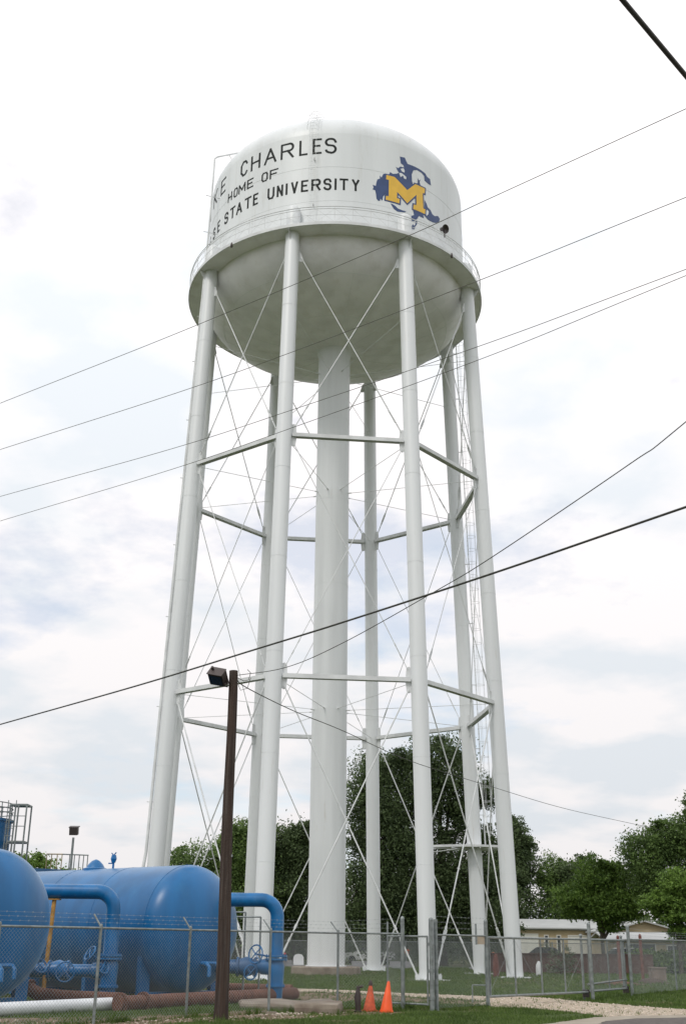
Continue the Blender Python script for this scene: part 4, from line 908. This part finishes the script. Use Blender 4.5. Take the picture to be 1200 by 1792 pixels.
# ================================================================== SMALL THINGS IN THE FIELD
def post(x, y, h, r_, m, name, label, cat='post', group=None):
    b = MB(); b.tube(V(x, y, -.1), V(x, y, h), r_, 10); b.lathe([(r_ * 1.1, h), (r_ * .6, h + r_ * .6), (.005, h + r_)], V(x, y, 0), 10)
    return tag(b.build(name, m, None, True), label, cat, group)
post(14.26, 62.0, 2.05, .075, REDP, 'rusty_post', 'rust-red steel post with the clay patch to its left', group='rust-red posts')
post(14.75, 59.4, 2.1, .075, REDP, 'rusty_post', 'rust-red steel post standing at the dark dirt mound', group='rust-red posts')
b = MB(); b.path([(8.38, 65, 0), (8.36, 65, .8), (8.38, 65, 1.15)], [.17, .15, .07], 8); tag(b.build('marker_post', REDP, None, True), 'stubby red marker post between the two right tower legs', 'post')
b = MB(); b.path([(11.45, 70, 0), (11.45, 70, .3), (11.45, 70, .55), (11.47, 70, .75)], [.16, .17, .15, .06], 10); tag(b.build('bollard', CARW, None, True), 'small white rounded bollard on the grass before the maroon wall', 'bollard')
b = MB()
b.box(V(15.53, 59.7, .3), (.72, .6, .6)); b.box(V(15.53, 59.7, .63), (.80, .68, .06)); tag(b.build('concrete_block', mat('pinkish_concrete', (.26, .20, .17), .9, c2=(.17, .13, .11)), None), 'square concrete box with a flat lid alone on the grass', 'block')
def mound(x, y, rx, ry, h, m, label, seed):
    rn = random.Random(seed); b = MB(); n = 22; rings_ = 6; b.v = [(x, y, h)]
    for j in range(1, rings_ + 1):
        f = j / rings_
        for k in range(n):
            a = 2 * math.pi * k / n; q = 1 + rn.uniform(-.08, .08); b.v.append((x + rx * f * math.cos(a) * q, y + ry * f * math.sin(a) * q, max(-.02, h * (math.cos(f * math.pi) * .5 + .5) + rn.uniform(-.02, .02) - (.03 if j == rings_ else 0))))
    for k in range(n):
        b.f.append((0, 1 + k, 1 + (k + 1) % n))
        for j in range(rings_ - 1): b.f.append((1 + j * n + k, 1 + (j + 1) * n + k, 1 + (j + 1) * n + (k + 1) % n, 1 + j * n + (k + 1) % n))
    return tag(b.build('dirt_mound', m, None, True), label, 'mound')
mound(12.4, 55.0, 1.5, 1.6, .16, RDIRT, 'low spread of reddish clay beside the left rust-red post', 2)
mound(14.6, 57.4, 1.0, 1.2, .22, mat('dark_soil', (.07, .045, .035), .95, bump=.8), 'dark brown soil mound at the foot of the right rust-red post', 3)
mound(16.0, 50.5, 1.1, .8, .06, GRAV, 'small pale gravel spill near the right fence post', 4)
b = MB(); b.beam(V(8.6, 75.2, .55), V(12.6, 75.2, .55), .18, 1.1); b.beam(V(12.6, 75.2, .55), V(19.3, 75.0, .55), .18, 1.1); b.beam(V(8.6, 75.2, 1.12), V(19.3, 75.0, 1.12), .26, .05)
tag(b.build('block_wall', MAROON), 'low dark maroon block wall in front of the tan buildings', 'wall')
t = thing('stone_wall', (24, 80, 0), 'low grey stone wall with a pale ledge at the far right', 'wall')
b = MB(); rn = random.Random(4)
x = 20.8
while x < 32:
    w_ = rn.uniform(.45, .8)
    for z in (.22, .62, 1.02): b.box(V(x + w_ / 2 + rn.uniform(-.03, .03), 80 + rn.uniform(-.03, .03), z), (w_ - .02, .4, .38))
    x += w_
b.build('stones', GRANITE, t); b = MB(); b.box(V(26.2, 79.6, .55), (11.4, .3, .08)); b.build('ledge', CONC, t)
b = MB(); b.box(V(16.4, 80, .52), (3.4, 1.1, .1)); b.box(V(15.2, 80, .25), (.15, .9, .5)); b.box(V(17.6, 80, .25), (.15, .9, .5)); tag(b.build('stone_bench', GRANITE), 'flat stone bench between the gate uprights, far off', 'bench')
# graves
def grave(x, y, kind, label):
    t = thing('grave', (x, y, 0), label, 'grave', 'graves seen behind the tower')
    b = MB(); b.box(V(x, y, .08), (2.0 if kind != 'v' else 1.4, 1.0, .16)); b.build('slab', GRANITE, t)
    if kind in 'hv':
        Mx = Matrix.Translation(V(x, y + .45, .16)) @ Matrix(((1, 0, 0, 0), (0, 0, 1, 0), (0, 1, 0, 0), (0, 0, 0, 1)))
        b = MB(); b.prism([(-.38, 0), (.38, 0), (.36, .5), (.25, .66), (0, .72), (-.25, .66), (-.36, .5)], Mx, .14); b.build('headstone', GRANITE if kind == 'h' else CARW, t)
    else:
        b = MB(); b.box(V(x + .2, y, .3), (1.5, .6, .28)); b.build('tomb_top', CARW if kind == 'w' else GRANITE, t)
    return t
def flowers(x, y, z, m, label):
    rn = random.Random(int(x * 10)); t = thing('flower_bunch', (x, y, 0), label, 'flowers'); b = MB()
    for i in range(16):
        p = V(x + rn.gauss(0, .13), y + rn.gauss(0, .1), z + rn.gauss(0, .1)); b.lathe([(.01, -.06), (.06, -.02), (.07, .03), (.02, .06)], p, 6)
    b.build('petals', m, t); b = MB(); b.tube(V(x, y, 0), V(x, y, z), .06, 6); b.build('vase', GRANITE, t)
grave(-4.2, 86, 's', 'grey flat tomb left of the white riser pipe'); grave(-2.8, 85.5, 'v', 'small white headstone close beside the riser pipe')
grave(1.5, 86, 's', 'grey tomb seen between the riser and the back leg'); grave(4.2, 86.5, 's', 'grey tomb left of the walk gate post')
grave(10.0, 84, 'w', 'whitish flat tomb between the front and back right legs')
flowers(-4.0, 85.2, .85, PINK, 'pink flowers on the tomb left of the riser'); flowers(5.1, 92, 1.0, ORG, 'orange flowers seen behind the walk gate'); flowers(11.5, 91, .9, ORG, 'orange flowers near the low wall behind the right legs'); flowers(9.9, 83, .35, ORG, 'small orange flowers beside the whitish tomb')
# ================================================================== CARS
def car(x, y, rz, m, label, pickup=False):
    t = thing('parked_car', (x, y, 0), label, 'car', rz=rz); Mw = Matrix.Translation(V(x, y, 0)) @ Matrix.Rotation(rz, 4, 'Z')
    def sec(poly, w_, mt, nm):
        Mx = Mw @ Matrix.Translation(V(0, -w_ / 2, 0)) @ Matrix(((1, 0, 0, 0), (0, 0, 1, 0), (0, 1, 0, 0), (0, 0, 0, 1)))
        b = MB(); b.prism(poly, Mx, w_); o = b.build(nm, mt, t)
        bv = o.modifiers.new('b', 'BEVEL'); bv.width = .05; bv.segments = 2; return o
    sec([(-2.2, .3), (2.2, .3), (2.25, .62), (2.1, .82), (1.0, .95), (-2.1, .98), (-2.25, .7)], 1.75, m, 'body')
    sec([(-1.9 if not pickup else -.4, .96), (1.0, .95), (.35, 1.42), (-1.2 if not pickup else -.35, 1.44)], 1.5, DGLASS, 'cabin')
    sec([(-1.25 if not pickup else -.35, 1.40), (.38, 1.38), (.25, 1.47), (-1.1 if not pickup else -.3, 1.48)], 1.52, m, 'roof')
    for sx in (-1.35, 1.4):
        for sy in (-.82, .82):
            b = MB(); c = Mw @ V(sx, sy, .32); q = (Mw.to_3x3() @ V(0, 1, 0)).to_track_quat('Z', 'Y').to_matrix(); b.lathe([(.01, -.1), (.3, -.1), (.32, -.05), (.32, .05), (.3, .1), (.01, .1)], c, 20, M=q); b.build('wheel', TYRE, t, True)
car(2.6, 104, R(176), CARW, 'white parked car seen between the riser and back leg')
car(17.2, 104, R(172), CARB, 'dark parked car in front of the tan garage building')
car(22.5, 98, R(178), CARW, 'white parked car half hidden by the roadside bush')
car(31.0, 92, R(4), CARW, 'white pickup parked by the right-hand low building', True)
# ================================================================== BUILDINGS
def gable(x0, x1, y0, y1, h, rise, m, label, openings, axis='x', over=.5):
    t = thing('metal_building', ((x0 + x1) / 2, y0, 0), label, 'building')
    b = MB()
    if axis == 'x':
        b.v = [(x0, y0, 0), (x1, y0, 0), (x1, y1, 0), (x0, y1, 0), (x0, y0, h), (x1, y0, h), (x1, y1, h), (x0, y1, h), (x0, (y0 + y1) / 2, h + rise), (x1, (y0 + y1) / 2, h + rise)]
        b.f = [(0, 1, 5, 4), (1, 2, 6, 9, 5), (2, 3, 7, 6), (3, 0, 4, 8, 7)]
        ym = (y0 + y1) / 2; rf = MB(); e = .12; k = rise / (ym - y0)
        for s, ya in ((1, y0 - over), (-1, y1 + over)):
            za = h - over * k
            rf.addm([(x0 - over, ya, za + .003), (x1 + over, ya, za + .003), (x1 + over, ym, h + rise + .003), (x0 - over, ym, h + rise + .003), (x0 - over, ya, za + e), (x1 + over, ya, za + e), (x1 + over, ym, h + rise + e), (x0 - over, ym, h + rise + e)], [(0, 1, 2, 3), (4, 5, 6, 7), (0, 1, 5, 4), (0, 3, 7, 4), (1, 2, 6, 5)])
    else:
        xm = (x0 + x1) / 2
        b.v = [(x0, y0, 0), (x1, y0, 0), (x1, y1, 0), (x0, y1, 0), (x0, y0, h), (x1, y0, h), (x1, y1, h), (x0, y1, h), (xm, y0, h + rise), (xm, y1, h + rise)]
        b.f = [(0, 1, 5, 8, 4), (1, 2, 6, 5), (2, 3, 7, 9, 6), (3, 0, 4, 7)]
        rf = MB(); e = .14; k = rise / (xm - x0)
        for xa in (x0 - over, x1 + over):
            za = h - over * k
            rf.addm([(xa, y0 - over, za + .003), (xm, y0 - over, h + rise + .003), (xm, y1 + over, h + rise + .003), (xa, y1 + over, za + .003), (xa, y0 - over, za + e), (xm, y0 - over, h + rise + e), (xm, y1 + over, h + rise + e), (xa, y1 + over, za + e)], [(0, 1, 2, 3), (4, 5, 6, 7), (0, 1, 5, 4), (0, 3, 7, 4), (1, 2, 6, 5), (3, 2, 6, 7)])
    b.build('wall', m, t); rf.build('roof', ROOFW, t)
    for kind, a, c, z0, z1 in openings:
        b = MB(); b.box(V((a + c) / 2, y0 - .03, (z0 + z1) / 2), (c - a, .08, z1 - z0)); nm = {'d': 'garage_door', 'w': 'window', 'p': 'door'}[kind]
        o = b.build(nm, DOORW if kind == 'd' else DGLASS, t)
        b = MB(); 
        for xx in (a, c): b.box(V(xx, y0 - .06, (z0 + z1) / 2), (.1, .1, z1 - z0 + .1))
        b.box(V((a + c) / 2, y0 - .06, z1), (c - a, .098, .1)); b.build('frame', DOORW, o)
    b = MB()
    nx = int((x1 - x0) / .9)
    for i in range(nx): b.box(V(x0 + .45 + i * .9, y0 - .012, h / 2), (.05, .03, h - .1))
    b.build('siding_rib', m, t); b = MB(); b.box(V((x0 + x1) / 2, y0 - over * .0 - .08, h - .14), (x1 - x0, .1, .12)); b.build('gutter', ROOFW, t)
    return t
gable(15.2, 27.6, 128, 140, 3.3, .9, TAN, 'long tan metal building with white garage doors and two slit windows', [('d', 18.2, 21.0, 0, 2.7), ('w', 21.7, 22.1, .9, 2.6), ('w', 23.0, 23.4, .9, 2.6), ('d', 24.2, 26.6, 0, 2.6)])
gable(26.5, 33.0, 118, 130, 3.0, .85, TAN, 'tan building with a gable end facing the camera', [('w', 28.0, 29.2, 1.0, 2.0)], axis='y')
gable(23.6, 31.5, 106, 112, 2.15, .5, TAN, 'low tan building with a pale roof in front of the gable', [('p', 25.0, 27.6, .2, 1.8), ('w', 28.6, 30.0, .9, 1.7)])
gable(32.5, 46.0, 110, 118, 2.5, .55, TAN, 'low tan building at the far right with a long pale roof', [('w', 34.2, 35.6, .9, 1.9), ('d', 36.6, 39.4, 0, 2.1)])
gable(-9.0, 8.6, 126, 134, 2.6, .6, TAN2, 'beige brick building glimpsed between the tower legs', [('w', -4.6, -3.2, .9, 2.0), ('w', 2.2, 3.6, .9, 2.0), ('p', 5.6, 6.6, 0, 2.1)])
# ================================================================== TREES
DK = leafmat('dark_oak_leaves', (0.044, 0.070, 0.030), (0.155, 0.215, 0.090))
MD = leafmat('mid_green_leaves', (0.055, 0.095, 0.030), (0.20, 0.30, 0.085))
BR = leafmat('bright_green_leaves', (0.060, 0.115, 0.024), (0.21, 0.33, 0.065))
FL = leafmat('pale_blossom_bush', (0.05, 0.09, 0.03), (0.22, 0.24, 0.17))
def crown_mesh(lobes, n, size, seed, clump=.22, fill=.25, flat=.6):
    rn = np.random.RandomState(seed); L_ = np.array(lobes, float); wgt = (L_[:, 3] * L_[:, 5] + L_[:, 3] * L_[:, 4]); wgt /= wgt.sum(); pos = []; 
    for l, w_ in zip(L_, wgt):
        m_ = int(n * w_); nc = max(8, int(m_ / 55)); d = rn.normal(size=(nc, 3)); d /= np.linalg.norm(d, axis=1)[:, None]
        rad = rn.uniform(.5, 1.18, nc) ** .7; cc = d * rad[:, None]; idx = rn.randint(0, nc, m_)
        sg = clump * rn.uniform(.5, 1.2, nc); p = cc[idx] + rn.normal(size=(m_, 3)) * sg[idx][:, None] * np.array([1, 1, flat])
        k = int(m_ * fill); q = rn.normal(size=(k, 3)); q /= np.linalg.norm(q, axis=1)[:, None]; q *= (rn.rand(k) ** .45)[:, None] * .85; p[:k] = q
        pos.append(l[:3] + p * l[3:6])
    P = np.concatenate(pos); P = P[P[:, 2] > .15]; m_ = len(P)
    nrm = rn.normal(size=(m_, 3)) + np.array([0, 0, .7]); nrm /= np.linalg.norm(nrm, axis=1)[:, None]
    a = np.cross(nrm, rn.normal(size=(m_, 3))); a /= np.linalg.norm(a, axis=1)[:, None]; b_ = np.cross(nrm, a)
    s = size * rn.uniform(.6, 1.35, m_)[:, None]; v = np.stack([P - a * s, P + b_ * s * .55, P + a * s, P - b_ * s * .55], 1).reshape(-1, 3)
    f = np.arange(m_ * 4).reshape(-1, 4)
    return v, f
def tree(x, y, h, lobes, n, size, m, label, name='tree', cat='tree', trunk=.3, fork=.3, seed=1, group=None, **kw):
    """lobes relative to (x,y): dx,dy,z,rx,ry,rz"""
    t = thing(name, (x, y, 0), label, cat, group); Lb = [(x + l[0], y + l[1], l[2], l[3], l[4], l[5]) for l in lobes]
    rs_ = random.Random(seed * 7 + 1); L2 = []
    for l in Lb:
        for _ in range(4):
            a, e = rs_.uniform(0, 6.28), rs_.uniform(-.5, 1.2); q = rs_.uniform(.25, .42); w_ = (l[3] * l[4] * l[5]) ** (1 / 3)
            L2.append((l[0] + l[3] * .92 * math.cos(a) * math.cos(e), l[1] + l[4] * .8 * math.sin(a) * math.cos(e), l[2] + l[5] * .92 * math.sin(e), w_ * q, w_ * q, w_ * q * .9))
    v, f = crown_mesh(Lb + L2, int(n * 1.9), size * .74, seed, **kw); fastmesh('crown', v, f, m, t)
    rn = random.Random(seed); b = MB(); zf = h * fork
    b.path([(x, y, -.2), (x + rn.uniform(-.1, .1), y, zf * .5), (x + rn.uniform(-.2, .2), y, zf), (x + rn.uniform(-.3, .3), y, h * .8)], [trunk * 1.3, trunk, trunk * .85, trunk * .12], 10)
    for l in Lb:
        mid = V(x + (l[0] - x) * .4 + rn.uniform(-.3, .3), y + (l[1] - y) * .4, zf + (l[2] - zf) * .35)
        b.path([(x, y, zf * .8), mid, V(l[0], l[1], l[2]), V(l[0] + rn.uniform(-.4, .4) * l[3], l[1], l[2] + l[5] * .6)], [trunk * .6, trunk * .4, trunk * .2, trunk * .04], 7)
        for q in range(5):
            e = V(l[0] + rn.uniform(-.8, .8) * l[3], l[1] + rn.uniform(-.8, .8) * l[4], l[2] + rn.uniform(-.5, .8) * l[5]); b.path([V(l[0], l[1], l[2] - l[5] * .4), V(l[0], l[1], l[2]).lerp(e, .5) + V(0, 0, .2), e], [trunk * .2, trunk * .12, trunk * .03], 5)
    b.build('trunk', BARK, t, True); return t
# the big dark trees behind the tower
tree(2.9, 96, 18, [(-.5, 0, 12.4, 2.1, 2.4, 3.7), (0.6, 0, 7.5, 2.6, 2.8, 5.0), (-1.2, 0, 4.5, 2.0, 2.4, 3.4), (.9, 0, 13.0, 1.9, 2.0, 3.6), (1.6, .5, 3.6, 2.8, 2.4, 3.0), (-.1, 1, 14.9, 1.3, 1.5, 1.7)], 46000, .15, DK, 'tall dark evergreen tree directly behind the riser and back leg', 'evergreen_tree', trunk=.4, seed=11, clump=.20, fill=.38)
tree(8.3, 98, 19, [(-1.5, 0, 14.6, 2.3, 2.4, 3.3), (1.2, 0, 14.7, 2.3, 2.4, 3.5), (-1.8, 0, 9.5, 2.6, 2.4, 4.6), (1.9, 0, 6.8, 2.4, 2.6, 3.6), (-.9, 0, 4.2, 3.4, 2.8, 3.6), (2.9, 0, 3.6, 2.6, 2.6, 3.4), (3.7, -.3, 13.4, 1.3, 1.2, 1.4), (1.9, -.2, 11.6, 1.5, 1.6, 1.6), (3.6, 0, 9.4, 1.1, 1.1, 1.5)], 58000, .15, DK, 'tallest dark evergreen tree with a bright gap, behind the right front leg', 'evergreen_tree', trunk=.4, seed=12, clump=.20, fill=.38)
tree(21.4, 146, 17.5, [(.1, 0, 14.2, 1.8, 2.4, 2.3), (.5, 0, 11.5, 2.2, 2.7, 3.9), (-.5, 0, 6.1, 3.0, 3.3, 5.4), (-1.9, 0, 10, 1.7, 1.8, 3.3)], 30000, .2, DK, 'dark columnar evergreen just right of the rightmost leg', 'evergreen_tree', trunk=.45, seed=13, clump=.16, fill=.45)
# left group
tree(-11.2, 108, 10.5, [(-1.5, 0, 7.6, 3.2, 2.6, 2.4), (1.8, 0, 7.4, 2.8, 2.4, 2.8), (0, 0, 4.2, 4.6, 3, 2.6), (-3.4, 0, 6.1, 2.0, 2.0, 1.8)], 26000, .16, MD, 'round-topped tree above the long blue tank, left of the pole', seed=21, trunk=.3)
tree(-8.0, 100, 12, [(0, 0, 8.6, 1.9, 2, 2.5), (1.0, 0, 10.2, 1.3, 1.4, 1.6), (.5, 0, 4.6, 2.6, 2.4, 3.2)], 22000, .16, MD, 'mid-green tree seen between the wooden pole and left legs', seed=22, trunk=.28)
tree(-4.0, 102, 12, [(-.8, 0, 8.6, 2.0, 2, 2.6), (1.0, 0, 9.0, 1.9, 2, 2.3), (0, 0, 4.6, 3.0, 2.6, 3.6)], 30000, .16, DK, 'dark leafy tree between the front left leg and the riser', seed=23, trunk=.3, fill=.35)
tree(-22.5, 85, 7.8, [(0, 0, 5.9, 2.1, 2, 1.5), (-2.5, 0, 4.4, 2.4, 2, 2.2), (2.1, 0, 4.4, 2.0, 2, 1.8)], 12000, .16, BR, 'tree top just visible above the dark round tank rim', seed=24)
# right group
tree(26.6, 146, 12.5, [(-.6, 0, 9.6, 2.0, 2.2, 2.4), (.9, 0, 7.6, 2.5, 3, 2.9), (0, 0, 5.6, 3.2, 3, 2.8)], 15000, .19, MD, 'slim mid-green tree between the dark column and bright tree', seed=31, trunk=.2)
tree(19.2, 88, 8.2, [(-.5, 0, 6.2, 1.3, 1.5, 1.6), (-1.6, 0, 4.6, 1.9, 1.6, 1.15), (1.6, 0, 4.6, 1.7, 1.6, 1.3), (.3, 0, 4.3, 2.3, 1.8, .95), (1.0, 0, 6.4, 1.0, .9, 1.0), (.5, 0, 3.0, .9, .8, .6)], 20000, .13, BR, 'spreading bright green tree in front of the tan buildings', seed=32, trunk=.14, fork=.3)
tree(29.5, 144, 12.0, [(0, 0, 9.4, 2.6, 2.6, 2.2), (3.6, 0, 8.0, 3.2, 2.8, 2.6), (.5, 0, 6.6, 4.2, 2.8, 3.0)], 18000, .2, DK, 'darker tree filling in behind the bright spreading one', seed=36, trunk=.25)
tree(24.2, 86, 12.5, [(-2.2, 0, 7.6, 1.7, 1.7, 1.9), (-.4, 0, 8.6, 1.4, 1.5, 1.5), (1.6, 0, 9.0, 2.0, 2, 2.0), (-.4, 0, 5.4, 2.2, 2.2, 1.6), (3.6, 0, 7.0, 3.0, 2.5, 3.4), (2.0, 0, 11.2, .8, .8, 1.2), (2.6, 0, 12.0, .6, .6, .7)], 42000, .13, MD, 'largest broad tree at the right edge, its top feathery', seed=33, trunk=.3, fork=.3)
tree(21.3, 76, 6.8, [(.2, 0, 5.3, 1.0, 1.0, 1.0), (-1.0, 0, 4.2, 1.2, 1.1, .55), (1.3, 0, 4.1, 1.3, 1.1, .6), (.1, 0, 3.4, 1.5, 1.0, .5), (.1, 0, 2.4, .7, .7, .5)], 14000, .11, BR, 'young light green tree with tiered branches, front right', seed=34, trunk=.11, fork=.3)
tree(24.4, 78, 6.0, [(-.8, 0, 4.0, 1.5, 1.2, .6), (1.2, 0, 3.9, 1.6, 1.2, .7), (.4, 0, 4.9, 1.1, 1.0, .8)], 12000, .11, BR, 'low light green tree at the right edge under the broad one', seed=35, trunk=.12, fork=.3)
# shrubs
def shrub(x, y, rx, rz, m, label, seed, n=3500, s=.09):
    t = thing('shrub', (x, y, 0), label, 'shrub'); v, f = crown_mesh([(x, y, rz * .9, rx, rx * .7, rz), (x - rx * .5, y, rz * .6, rx * .6, rx * .5, rz * .7), (x + rx * .5, y, rz * .65, rx * .6, rx * .5, rz * .7)], n, s, seed); fastmesh('foliage', v, f, m, t)
    b = MB()
    for a in (-.3, 0, .3): b.path([(x, y, 0), (x + a * rx, y, rz * .7), (x + a * 2 * rx, y, rz * 1.3)], [.05, .03, .01], 5)
    b.build('stem', BARK, t)
shrub(13.1, 72, .9, 1.0, FL, 'sparse shrub with pale leaves left of the sliding gate post', 41, 1100, .07)
shrub(20.5, 78, 2.4, .75, MD, 'low dark hedge-like shrub behind the rust-red posts', 42, 8000, .09)
shrub(25.0, 78.5, 3.2, .6, MD, 'long low shrub below the grey stone wall', 43, 9000, .09)
shrub(12.5, 100, 1.4, 1.3, DK, 'dark bush at the left corner of the long tan building', 44, 6000, .12)
for i, (xx, yy, ww, hh, lb) in enumerate([(-16.5, 112, 5, 2.0, 'dark undergrowth behind the long blue tank'), (-6.0, 112, 5.5, 2.2, 'dark undergrowth left of the riser foot'), (4.5, 112, 6.0, 1.9, 'dark undergrowth under the evergreen trees')]):
    shrub(xx, yy, ww, hh, DK, lb, 50 + i, 12000, .16)
# far wood closing the horizon
def farwood():
    rn = np.random.RandomState(9); lob = []
    for i in range(90):
        x = -130 + i * 3.4 + rn.uniform(-1, 1); h = rn.uniform(4.2, 6.8); lob.append((x, 190 + rn.uniform(-6, 6), h * .5, 3.4, 3, h * .62))
    v, f = crown_mesh(lob, 60000, .42, 9, clump=.2, fill=.5); tag(fastmesh('far_wood', v, f, DK), 'distant line of dark woodland closing the horizon', 'woodland', kind='stuff')
farwood()
SC.render.engine = 'CYCLES'
